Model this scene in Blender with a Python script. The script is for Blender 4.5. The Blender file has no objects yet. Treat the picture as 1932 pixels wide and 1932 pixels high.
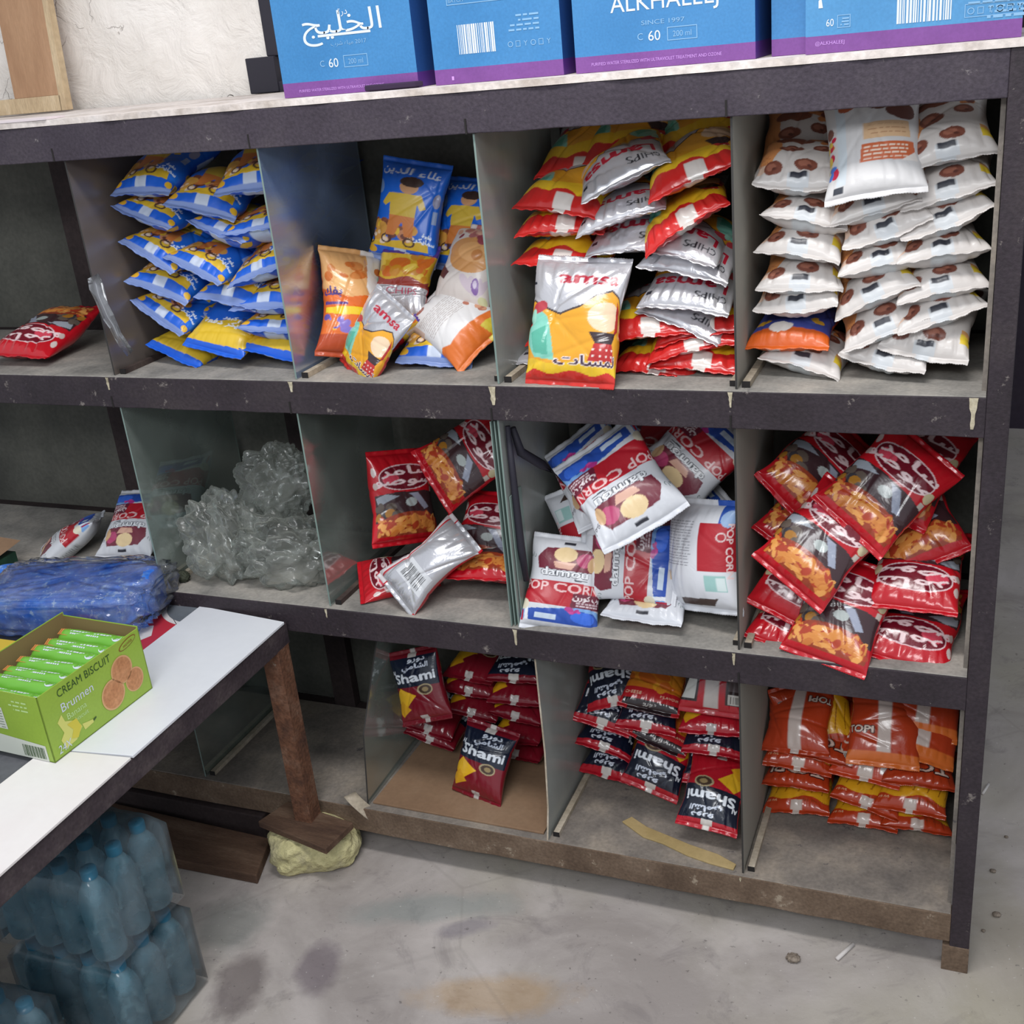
import bpy, math, random
import numpy as np
from mathutils import Matrix, Vector

# ------------------------------------------------------------------ camera
SC = bpy.context.scene
COL = SC.collection
cam_data = bpy.data.cameras.new('camera')
cam_data.sensor_width = 36.0
cam_data.lens = 2166.0 / 1932.0 * 36.0
cam_data.clip_start = 0.01
cam = bpy.data.objects.new('camera', cam_data)
COL.objects.link(cam)
cam.matrix_world = (Matrix.Translation((-0.0061, -1.7815, 1.6885)) @ Matrix.Rotation(math.radians(23.837), 4, 'Z')
                    @ Matrix.Rotation(math.radians(67.435), 4, 'X') @ Matrix.Rotation(math.radians(-5.7695), 4, 'Z'))
SC.camera = cam

# ------------------------------------------------------------------ world, lamps, exposure
world = bpy.data.worlds.new('world'); SC.world = world
world.use_nodes = True
wb = world.node_tree.nodes['Background']
wb.inputs[0].default_value = (0.86, 0.92, 1.0, 1)
wb.inputs[1].default_value = 0.72

def area_lamp(name, loc, target, sx, sy, power, color):
    l = bpy.data.lights.new(name, 'AREA'); l.shape = 'RECTANGLE'; l.size = sx; l.size_y = sy
    l.energy = power; l.color = color
    o = bpy.data.objects.new(name, l); COL.objects.link(o)
    o.location = loc
    o.rotation_euler = (Vector(target) - Vector(loc)).to_track_quat('-Z', 'Y').to_euler()
    return o
area_lamp('ceiling_tube_lamp', (-0.6, -0.75, 2.85), (-0.6, -0.35, 0.8), 1.3, 0.3, 31, (1.0, 0.985, 0.97))
area_lamp('ceiling_tube_lamp', (-0.3, -2.8, 2.7), (-0.8, 0.1, 0.8), 1.5, 0.5, 40, (0.97, 0.985, 1.0))
SC.view_settings.view_transform = 'Standard'
SC.view_settings.look = 'None'
SC.view_settings.gamma = 1.0
SC.view_settings.exposure = -0.08
SC.view_settings.use_curve_mapping = False

# ------------------------------------------------------------------ helpers
def lin(c):
    r = []
    for x in c[:3]:
        x = x / 255.0
        r.append(x / 12.92 if x <= 0.04045 else ((x + 0.055) / 1.055) ** 2.4)
    return tuple(r)

def link(o, parent=None):
    COL.objects.link(o)
    if parent is not None: o.parent = parent
    return o

def thing(name, label, cat, loc=(0, 0, 0), rot=None, group=None):
    o = bpy.data.objects.new(name, None); COL.objects.link(o)
    o.empty_display_size = 0.05
    o.location = loc
    if rot is not None: o.rotation_euler = rot
    o['label'] = label; o['category'] = cat
    if group: o['group'] = group
    return o

def tag(o, label=None, cat=None, group=None, kind=None):
    if label: o['label'] = label
    if cat: o['category'] = cat
    if group: o['group'] = group
    if kind: o['kind'] = kind
    return o

class MB:
    """collects faces (with a material slot each) into one mesh"""
    def __init__(s): s.v = []; s.f = []; s.m = []; s.sm = []
    def add(s, vs, fs, mi=0, smooth=False):
        n = len(s.v); s.v.extend([tuple(v) for v in vs])
        for f in fs: s.f.append(tuple(n + i for i in f)); s.m.append(mi); s.sm.append(smooth)
    def box(s, a, b, mi=0, M=None):
        x0, y0, z0 = a; x1, y1, z1 = b
        vs = [(x0,y0,z0),(x1,y0,z0),(x1,y1,z0),(x0,y1,z0),(x0,y0,z1),(x1,y0,z1),(x1,y1,z1),(x0,y1,z1)]
        if M is not None: vs = [tuple(M @ Vector(v)) for v in vs]
        s.add(vs, [(0,3,2,1),(4,5,6,7),(0,1,5,4),(1,2,6,5),(2,3,7,6),(3,0,4,7)], mi)
    def slab(s, poly, z0, z1, mi=0):
        n = len(poly)
        vs = [(p[0], p[1], z0) for p in poly] + [(p[0], p[1], z1) for p in poly]
        s.add(vs, [tuple(range(n))[::-1], tuple(range(n, 2*n))] + [(i, (i+1) % n, n+(i+1) % n, n+i) for i in range(n)], mi)
    def quad(s, a, b, c, d, mi=0): s.add([a, b, c, d], [(0, 1, 2, 3)], mi)
    def lathe(s, prof, n=20, mi=0, c=(0, 0, 0), M=None):
        vs = []
        for r, z in prof:
            for k in range(n):
                a = 2*math.pi*k/n; vs.append((c[0]+r*math.cos(a), c[1]+r*math.sin(a), c[2]+z))
        if M is not None: vs = [tuple(M @ Vector(v)) for v in vs]
        fs = [(i*n+k, i*n+(k+1) % n, (i+1)*n+(k+1) % n, (i+1)*n+k) for i in range(len(prof)-1) for k in range(n)]
        s.add(vs, fs, mi, True)
    def tube(s, pts, r, n=8, mi=0):
        vs = []
        for i, p in enumerate(pts):
            p = Vector(p); q = Vector(pts[min(i+1, len(pts)-1)]) - Vector(pts[max(i-1, 0)])
            q.normalize(); a = q.orthogonal().normalized(); b = q.cross(a)
            rr = r[i] if isinstance(r, (list, tuple)) else r
            for k in range(n):
                t = 2*math.pi*k/n; vs.append(tuple(p + a*math.cos(t)*rr + b*math.sin(t)*rr))
        fs = [(i*n+k, i*n+(k+1) % n, (i+1)*n+(k+1) % n, (i+1)*n+k) for i in range(len(pts)-1) for k in range(n)]
        fs += [tuple(range(n))[::-1], tuple((len(pts)-1)*n+k for k in range(n))]
        s.add(vs, fs, mi, True)
    def flat(s, F, poly, mi=0):
        """2-D polygon put on a surface by F(x, y)"""
        s.add([F(x, y) for x, y in poly], [tuple(range(len(poly)))], mi)
    def text(s, F, body, x, y, h, mi=0, rot=0.0, sx=1.0, align='c', sk=0.0):
        V, T = glyphs(body)
        if len(T) == 0: return
        V = V.copy(); w = V[:, 0].max() - V[:, 0].min(); V[:, 0] -= V[:, 0].min()
        if align == 'c': V[:, 0] -= w/2
        V[:, 0] += V[:, 1]*sk
        V[:, 1] -= (V[:, 1].max() + V[:, 1].min())/2
        V *= h / 0.72; V[:, 0] *= sx
        c, r = math.cos(rot), math.sin(rot)
        s.add([F(x + c*a - r*b, y + r*a + c*b) for a, b in V], [tuple(t) for t in T], mi)
    def build(s, name, mats, parent=None, bevel=0):
        me = bpy.data.meshes.new(name); me.from_pydata(s.v, [], s.f)
        for m in (mats if isinstance(mats, (list, tuple)) else [mats]): me.materials.append(m)
        me.polygons.foreach_set('material_index', s.m); me.polygons.foreach_set('use_smooth', s.sm)
        me.update()
        o = link(bpy.data.objects.new(name, me), parent)
        if bevel:
            b = o.modifiers.new('bevel', 'BEVEL'); b.width = bevel; b.segments = 2; b.limit_method = 'ANGLE'
        return o

_gl = {}
def glyphs(body):
    """triangles of a line of lettering, capital height about 0.72"""
    if body in _gl: return _gl[body]
    c = bpy.data.curves.new('lettering', 'FONT'); c.body = body; c.size = 1.0; c.resolution_u = 3
    o = bpy.data.objects.new('lettering', c); COL.objects.link(o)
    dg = bpy.context.evaluated_depsgraph_get(); dg.update()
    m = o.evaluated_get(dg).to_mesh(); m.calc_loop_triangles()
    V = np.zeros(len(m.vertices)*3); m.vertices.foreach_get('co', V)
    T = np.zeros(len(m.loop_triangles)*3, int); m.loop_triangles.foreach_get('vertices', T)
    V = V.reshape(-1, 3)[:, :2].copy(); T = T.reshape(-1, 3).copy()
    o.evaluated_get(dg).to_mesh_clear()
    bpy.data.objects.remove(o); bpy.data.curves.remove(c)
    _gl[body] = (V, T); return _gl[body]

_AR = {'ا':(0xFE8D,0xFE8E,None,None),'ب':(0xFE8F,0xFE90,0xFE91,0xFE92),'ة':(0xFE93,0xFE94,None,None),'ت':(0xFE95,0xFE96,0xFE97,0xFE98),
 'ج':(0xFE9D,0xFE9E,0xFE9F,0xFEA0),'ح':(0xFEA1,0xFEA2,0xFEA3,0xFEA4),'خ':(0xFEA5,0xFEA6,0xFEA7,0xFEA8),'د':(0xFEA9,0xFEAA,None,None),
 'ر':(0xFEAD,0xFEAE,None,None),'ز':(0xFEAF,0xFEB0,None,None),'س':(0xFEB1,0xFEB2,0xFEB3,0xFEB4),'ش':(0xFEB5,0xFEB6,0xFEB7,0xFEB8),
 'ص':(0xFEB9,0xFEBA,0xFEBB,0xFEBC),'ع':(0xFEC9,0xFECA,0xFECB,0xFECC),'ف':(0xFED1,0xFED2,0xFED3,0xFED4),'ق':(0xFED5,0xFED6,0xFED7,0xFED8),
 'ك':(0xFED9,0xFEDA,0xFEDB,0xFEDC),'ل':(0xFEDD,0xFEDE,0xFEDF,0xFEE0),'م':(0xFEE1,0xFEE2,0xFEE3,0xFEE4),'ن':(0xFEE5,0xFEE6,0xFEE7,0xFEE8),
 'ه':(0xFEE9,0xFEEA,0xFEEB,0xFEEC),'و':(0xFEED,0xFEEE,None,None),'ي':(0xFEF1,0xFEF2,0xFEF3,0xFEF4),'ى':(0xFEEF,0xFEF0,None,None)}
def ar(s):
    """joins Arabic letters and puts them in left-to-right drawing order"""
    out = []
    for i, ch in enumerate(s):
        if ch not in _AR: out.append(ch); continue
        pj = i > 0 and s[i-1] in _AR and _AR[s[i-1]][2] is not None
        nj = i < len(s)-1 and s[i+1] in _AR and _AR[ch][2] is not None
        k = 3 if (pj and nj) else 1 if pj else 2 if nj else 0
        out.append(chr(_AR[ch][k]))
    return ''.join(out[::-1])

# ------------------------------------------------------------------ materials
def new_mat(name):
    m = bpy.data.materials.new(name); m.use_nodes = True
    nt = m.node_tree; return m, nt, nt.nodes['Principled BSDF']

def plain(name, c, rough=0.6, metal=0.0, spec=0.5):
    m, nt, b = new_mat(name)
    b.inputs['Base Color'].default_value = (*lin(c), 1); b.inputs['Roughness'].default_value = rough
    b.inputs['Metallic'].default_value = metal; b.inputs['Specular IOR Level'].default_value = spec
    return m

def mottled(name, cols, scale=6.0, rough=0.8, bump=0.3, fine=120.0, fine_amt=0.25, speck=None, stretch=(1, 1, 1), bdist=0.002, spec=0.3):
    """noise-mixed colours plus fine grain, worn specks and bump"""
    m, nt, b = new_mat(name); N = nt.nodes; L = nt.links
    tc = N.new('ShaderNodeTexCoord'); mp = N.new('ShaderNodeMapping'); mp.inputs['Scale'].default_value = stretch
    L.new(tc.outputs['Object'], mp.inputs[0])
    n1 = N.new('ShaderNodeTexNoise'); n1.inputs['Scale'].default_value = scale; n1.inputs['Detail'].default_value = 6
    n1.inputs['Roughness'].default_value = 0.62
    L.new(mp.outputs[0], n1.inputs[0])
    cr = N.new('ShaderNodeValToRGB'); el = cr.color_ramp.elements
    k = len(cols)
    el[0].position = 0.28; el[1].position = 0.72
    for i in range(1, k-1): el.new(0.28 + 0.44*i/(k-1))
    for i, e in enumerate(el): e.color = (*lin(cols[i]), 1)
    L.new(n1.outputs[0], cr.inputs[0])
    n2 = N.new('ShaderNodeTexNoise'); n2.inputs['Scale'].default_value = fine; n2.inputs['Detail'].default_value = 4
    L.new(mp.outputs[0], n2.inputs[0])
    mr = N.new('ShaderNodeMapRange'); mr.inputs[1].default_value = 0.3; mr.inputs[2].default_value = 0.7
    mr.inputs[3].default_value = 1 - fine_amt; mr.inputs[4].default_value = 1 + fine_amt
    L.new(n2.outputs[0], mr.inputs[0])
    mx = N.new('ShaderNodeVectorMath'); mx.operation = 'SCALE'
    L.new(cr.outputs[0], mx.inputs[0]); L.new(mr.outputs[0], mx.inputs['Scale'])
    out = mx.outputs[0]
    if speck:
        n3 = N.new('ShaderNodeTexNoise'); n3.inputs['Scale'].default_value = speck[1]; n3.inputs['Detail'].default_value = 8
        n3.inputs['Roughness'].default_value = 0.75
        L.new(mp.outputs[0], n3.inputs[0])
        m3 = N.new('ShaderNodeMapRange'); m3.inputs[1].default_value = speck[2]; m3.inputs[2].default_value = speck[2] + 0.05
        L.new(n3.outputs[0], m3.inputs[0])
        mm = N.new('ShaderNodeMixRGB'); mm.inputs[2].default_value = (*lin(speck[0]), 1)
        L.new(m3.outputs[0], mm.inputs[0]); L.new(out, mm.inputs[1]); out = mm.outputs[0]
    L.new(out, b.inputs['Base Color'])
    bp = N.new('ShaderNodeBump'); bp.inputs['Strength'].default_value = bump; bp.inputs['Distance'].default_value = bdist
    ad = N.new('ShaderNodeMath'); ad.operation = 'ADD'
    L.new(n1.outputs[0], ad.inputs[0]); L.new(n2.outputs[0], ad.inputs[1]); L.new(ad.outputs[0], bp.inputs['Height'])
    L.new(bp.outputs[0], b.inputs['Normal'])
    b.inputs['Roughness'].default_value = rough; b.inputs['Specular IOR Level'].default_value = spec
    return m

def glassy(name, tint, dust, dust_amt, gloss=0.25, rough=0.12, scale=5.0, streak=(1, 1, 1), vary=0.25, edge=0.0):
    """thin see-through sheet: clear + mirror + dust film"""
    m, nt, b = new_mat(name); N = nt.nodes; L = nt.links; N.remove(b)
    out = N['Material Output']
    tr = N.new('ShaderNodeBsdfTransparent'); tr.inputs[0].default_value = (*lin(tint), 1)
    gl = N.new('ShaderNodeBsdfGlossy'); gl.inputs['Roughness'].default_value = rough
    df = N.new('ShaderNodeBsdfDiffuse'); df.inputs[0].default_value = (*lin(dust), 1)
    fr = N.new('ShaderNodeLayerWeight'); fr.inputs[0].default_value = 0.35
    mg = N.new('ShaderNodeMath'); mg.operation = 'MULTIPLY'; mg.inputs[1].default_value = gloss*2
    L.new(fr.outputs['Fresnel'], mg.inputs[0])
    m1 = N.new('ShaderNodeMixShader'); L.new(mg.outputs[0], m1.inputs[0]); L.new(tr.outputs[0], m1.inputs[1]); L.new(gl.outputs[0], m1.inputs[2])
    tc = N.new('ShaderNodeTexCoord'); mp = N.new('ShaderNodeMapping'); mp.inputs['Scale'].default_value = streak
    nz = N.new('ShaderNodeTexNoise'); nz.inputs['Scale'].default_value = scale; nz.inputs['Detail'].default_value = 6
    L.new(tc.outputs['Object'], mp.inputs[0]); L.new(mp.outputs[0], nz.inputs[0])
    mr = N.new('ShaderNodeMapRange'); mr.inputs[1].default_value = 0.3; mr.inputs[2].default_value = 0.7
    mr.inputs[3].default_value = max(0, dust_amt - vary); mr.inputs[4].default_value = min(1, dust_amt + vary)
    L.new(nz.outputs[0], mr.inputs[0])
    fac = mr.outputs[0]
    if edge:   # thin film turns milky where it is seen edge-on
        lw = N.new('ShaderNodeLayerWeight'); lw.inputs[0].default_value = 0.45
        pw = N.new('ShaderNodeMath'); pw.operation = 'POWER'; pw.inputs[1].default_value = 2.2; L.new(lw.outputs['Facing'], pw.inputs[0])
        ma = N.new('ShaderNodeMath'); ma.operation = 'MULTIPLY_ADD'; ma.inputs[1].default_value = edge; ma.use_clamp = True
        L.new(pw.outputs[0], ma.inputs[0]); L.new(fac, ma.inputs[2]); fac = ma.outputs[0]
    m2 = N.new('ShaderNodeMixShader'); L.new(fac, m2.inputs[0]); L.new(m1.outputs[0], m2.inputs[1]); L.new(df.outputs[0], m2.inputs[2])
    L.new(m2.outputs[0], out.inputs[0])
    return m

def film(name, rough, metal_scale=1.0, bump=0.35, spec=0.5, coat=0.0):
    """printed packet film, print colours from the mesh's colour attribute"""
    m, nt, b = new_mat(name); N = nt.nodes; L = nt.links
    at = N.new('ShaderNodeAttribute'); at.attribute_name = 'print'
    L.new(at.outputs['Color'], b.inputs['Base Color'])
    mm = N.new('ShaderNodeMath'); mm.operation = 'MULTIPLY'; mm.inputs[1].default_value = metal_scale
    L.new(at.outputs['Alpha'], mm.inputs[0]); L.new(mm.outputs[0], b.inputs['Metallic'])
    b.inputs['Roughness'].default_value = rough; b.inputs['Specular IOR Level'].default_value = spec
    b.inputs['Coat Weight'].default_value = coat; b.inputs['Coat Roughness'].default_value = 0.12
    tc = N.new('ShaderNodeTexCoord')
    v = N.new('ShaderNodeTexNoise'); v.inputs['Scale'].default_value = 26; v.inputs['Detail'].default_value = 3; v.inputs['Distortion'].default_value = 1.2
    L.new(tc.outputs['Object'], v.inputs[0])
    bp = N.new('ShaderNodeBump'); bp.inputs['Strength'].default_value = bump; bp.inputs['Distance'].default_value = 0.004
    L.new(v.outputs[0], bp.inputs['Height']); L.new(bp.outputs[0], b.inputs['Normal'])
    return m

M = {}
M['paint'] = mottled('dark_purple_paint', [(40, 33, 37), (50, 42, 48), (60, 52, 55)], 7, 0.62, 0.5, 150, 0.22, ((122, 114, 110), 22, 0.605), spec=0.35)
M['paint_top'] = mottled('dusty_purple_paint', [(52, 45, 53), (62, 55, 64), (74, 67, 73)], 5, 0.7, 0.5, 170, 0.22, ((124, 118, 118), 20, 0.62), spec=0.3)
M['base_wood'] = mottled('dusty_brown_wood', [(84, 68, 56), (108, 90, 75), (128, 110, 94)], 9, 0.85, 0.5, 160, 0.2, ((160, 146, 128), 18, 0.6))
M['dark_wood'] = mottled('dark_back_wood', [(40, 32, 33), (52, 42, 42), (60, 50, 50)], 7, 0.8, 0.4, 120, 0.2)
M['board'] = mottled('dusty_shelf_board', [(112, 110, 106), (146, 142, 136), (172, 165, 156)], 9, 0.9, 0.25, 140, 0.12, ((92, 88, 88), 22, 0.66))
M['board_low'] = mottled('dusty_low_board', [(104, 98, 94), (132, 124, 116), (162, 150, 136)], 8, 0.9, 0.25, 140, 0.14, ((84, 80, 82), 18, 0.62))
M['back'] = mottled('grey_back_board', [(62, 62, 58), (82, 82, 76), (98, 97, 90)], 4, 0.85, 0.2, 90, 0.12)
M['top_board'] = mottled('pale_plywood_edge', [(168, 156, 146), (206, 196, 190), (222, 214, 210)], 12, 0.9, 0.6, 90, 0.15, ((96, 88, 82), 22, 0.68))
M['pale_strip'] = mottled('pale_lath', [(150, 138, 118), (176, 164, 146), (196, 186, 170)], 14, 0.85, 0.3, 120, 0.15)
M['dark_strip'] = mottled('dark_lath', [(58, 48, 46), (72, 60, 56), (90, 78, 70)], 14, 0.85, 0.3, 120, 0.15)
M['hole'] = plain('dark_hollow_end', (28, 24, 24), 0.9)
M['sealant'] = mottled('pale_sealant', [(150, 140, 118), (186, 176, 152), (206, 198, 178)], 60, 0.8, 0.5, 200, 0.1)
M['glass_clear'] = glassy('greenish_glass', (206, 220, 216), (150, 160, 154), 0.34, 0.30, 0.10, 4)
M['glass_blue_reflect'] = glassy('hazy_glass_blue_reflect', (220, 228, 234), (128, 150, 184), 0.34, 0.36, 0.22, 5)  # dusty pane; blue packets' reflection painted into the dust colour
M['glass_dusty'] = glassy('dusty_glass', (200, 208, 204), (158, 162, 158), 0.72, 0.25, 0.2, 5, (1, 1, .5))
M['glass_pale'] = glassy('pale_dusty_sheet', (190, 190, 180), (158, 155, 146), 0.93, 0.1, 0.3, 5, vary=0.06)
M['glass_brown'] = glassy('brown_dusty_sheet', (190, 180, 170), (120, 110, 104), 0.50, 0.15, 0.3, 5, vary=0.2)
M['glass_edge'] = plain('glass_edge', (120, 138, 132), 0.3)
M['dark_edge'] = plain('dark_glass_edge', (48, 46, 44), 0.6)
M['film_matte'] = film('matte_packet_film', 0.42, bump=0.3, coat=0.15)
M['film_gloss'] = film('glossy_packet_film', 0.24, bump=0.4, coat=0.35)
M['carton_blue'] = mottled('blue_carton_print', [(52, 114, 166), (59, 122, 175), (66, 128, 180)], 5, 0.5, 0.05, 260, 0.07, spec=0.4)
M['carton_side_shade'] = mottled('blue_carton_side_shade', [(36, 76, 140), (40, 84, 150), (46, 90, 156)], 5, 0.55, 0.05, 260, 0.07)  # darker copy of the carton blue, side shade put into the colour
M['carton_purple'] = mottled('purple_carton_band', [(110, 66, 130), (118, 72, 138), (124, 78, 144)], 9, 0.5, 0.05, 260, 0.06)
M['carton_purple_shade'] = plain('purple_carton_band_shade', (96, 52, 142), 0.55)  # band purple darkened likewise, shade painted on the sides
M['carton_sky'] = mottled('sky_blue_carton_print', [(68, 128, 176), (76, 136, 184), (82, 142, 188)], 5, 0.5, 0.05, 260, 0.06)
M['ink_white'] = plain('white_ink', (206, 214, 224), 0.6)
M['ink_pale'] = plain('pale_blue_ink', (124, 168, 204), 0.6)
M['ink_pink'] = plain('pink_ink', (206, 90, 150), 0.6)
M['ink_lilac'] = plain('lilac_ink', (190, 140, 214), 0.6)
M['navy'] = plain('navy_print', (20, 34, 96), 0.6)
M['white_board'] = mottled('white_laminate', [(214, 216, 222), (222, 224, 230), (228, 230, 234)], 2, 0.35, 0.03, 60, 0.01, spec=0.5)
M['cream_board'] = mottled('cream_laminate', [(222, 214, 212), (228, 224, 222), (230, 228, 226)], 2, 0.4, 0.03, 60, 0.01)
M['table_paint'] = mottled('worn_table_paint', [(48, 40, 46), (66, 57, 61), (88, 79, 79)], 10, 0.65, 0.5, 150, 0.2, ((140, 132, 130), 30, 0.68))
M['table_dark'] = mottled('dark_table_surface', [(66, 68, 74), (82, 84, 90), (100, 100, 104)], 6, 0.5, 0.1, 90, 0.1)
M['rust'] = mottled('rusty_iron', [(74, 52, 44), (104, 70, 52), (120, 92, 76)], 16, 0.8, 0.7, 140, 0.3, ((140, 126, 114), 40, 0.66))
M['plank'] = mottled('dirty_brown_plank', [(66, 48, 40), (92, 70, 56), (116, 94, 78)], 5, 0.85, 0.5, 90, 0.2, stretch=(1, 6, 6))
M['stone'] = mottled('yellow_limestone', [(166, 158, 132), (196, 188, 140), (212, 204, 158)], 14, 0.95, 1.0, 60, 0.15, bdist=0.01)
M['cardboard'] = mottled('cardboard_sheet', [(124, 98, 76), (140, 112, 88), (150, 124, 100)], 4, 0.85, 0.1, 100, 0.06)
M['torn_card'] = mottled('torn_cardboard', [(146, 126, 84), (168, 146, 100), (182, 160, 116)], 6, 0.85, 0.1, 100, 0.06)
M['wood_light'] = mottled('raw_pine', [(166, 142, 112), (186, 164, 132), (200, 180, 150)], 6, 0.7, 0.3, 70, 0.12, stretch=(5, 1, 1))
M['brown_panel'] = mottled('brown_board', [(150, 114, 86), (166, 130, 100), (178, 142, 112)], 5, 0.6, 0.15, 90, 0.07, ((198, 166, 136), 16, 0.68), stretch=(3, 1, .6))
M['poly'] = glassy('milky_polythene', (244, 246, 245), (206, 210, 202), 0.10, 0.45, 0.2, 7, vary=0.10, edge=0.5)
M['wrap'] = glassy('clear_shrink_wrap', (244, 248, 250), (190, 204, 212), 0.07, 0.40, 0.16, 12, vary=0.08)
M['wrap_thin'] = glassy('clear_film', (246, 246, 246), (206, 206, 212), 0.08, 0.6, 0.08, 16, vary=0.1)
M['bottle'] = glassy('blue_tinted_bottle', (206, 234, 242), (150, 196, 212), 0.34, 0.5, 0.12, 20, vary=0.1)
M['cap'] = plain('teal_cap', (36, 136, 170), 0.45)
M['box_green'] = mottled('lime_green_card', [(138, 168, 58), (148, 178, 64), (156, 186, 72)], 4, 0.4, 0.04, 200, 0.04, spec=0.5)
M['box_inside'] = plain('brown_card_inside', (132, 110, 72), 0.8)
M['pack_green'] = plain('green_wrapper', (112, 178, 62), 0.28)
M['pack_dark'] = plain('dark_green_ink', (46, 78, 28), 0.5)
M['pack_light'] = plain('pale_green_ink', (190, 220, 150), 0.4)
M['pack_orange'] = plain('orange_ink', (206, 132, 70), 0.4)
M['biscuit'] = mottled('biscuit_print', [(176, 118, 78), (194, 136, 94), (204, 148, 106)], 40, 0.5, 0.05, 160, 0.12)
M['biscuit_rim'] = plain('biscuit_rim_print', (214, 166, 118), 0.5)
M['banana'] = plain('yellow_print', (206, 192, 62), 0.5)
M['banana_light'] = plain('pale_yellow_print', (206, 206, 110), 0.5)
M['label_grey'] = plain('pale_label_print', (206, 210, 198), 0.5)
M['logo_brown'] = plain('brown_logo_print', (140, 74, 44), 0.5)
M['sheet_red'] = plain('red_sheet_print', (188, 48, 62), 0.4)
M['sheet_white'] = plain('white_sheet_print', (218, 214, 214), 0.4)
M['sheet_grey'] = mottled('grey_sheet_print', [(92, 98, 106), (104, 110, 118), (116, 122, 128)], 8, 0.5, 0.05, 90, 0.05)
M['blue_bubble'] = mottled('blue_print_film_sparkle', [(40, 104, 214), (56, 120, 222), (100, 154, 230)], 42, 0.3, 0.6, 90, 0.12, ((170, 200, 240), 46, 0.56), spec=0.6)  # pale specks paint the film's bubbles and sparkle into the blue
M['yellow_box'] = plain('yellow_card', (206, 176, 60), 0.5)
M['dark_green_card'] = mottled('dark_green_card', [(20, 46, 36), (28, 62, 46), (40, 82, 60)], 12, 0.4, 0.2, 90, 0.1)
M['gold'] = plain('gold_print', (168, 150, 96), 0.35, 0.6)
M['paper'] = plain('white_paper', (206, 200, 196), 0.8)
M['crumb'] = mottled('dry_crumb', [(110, 98, 88), (132, 120, 108), (150, 138, 126)], 60, 0.9, 0.8, 200, 0.2)
M['leaf'] = plain('dark_scrap', (58, 62, 48), 0.8)
M['cord'] = plain('dark_cord', (34, 32, 44), 0.7)

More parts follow.
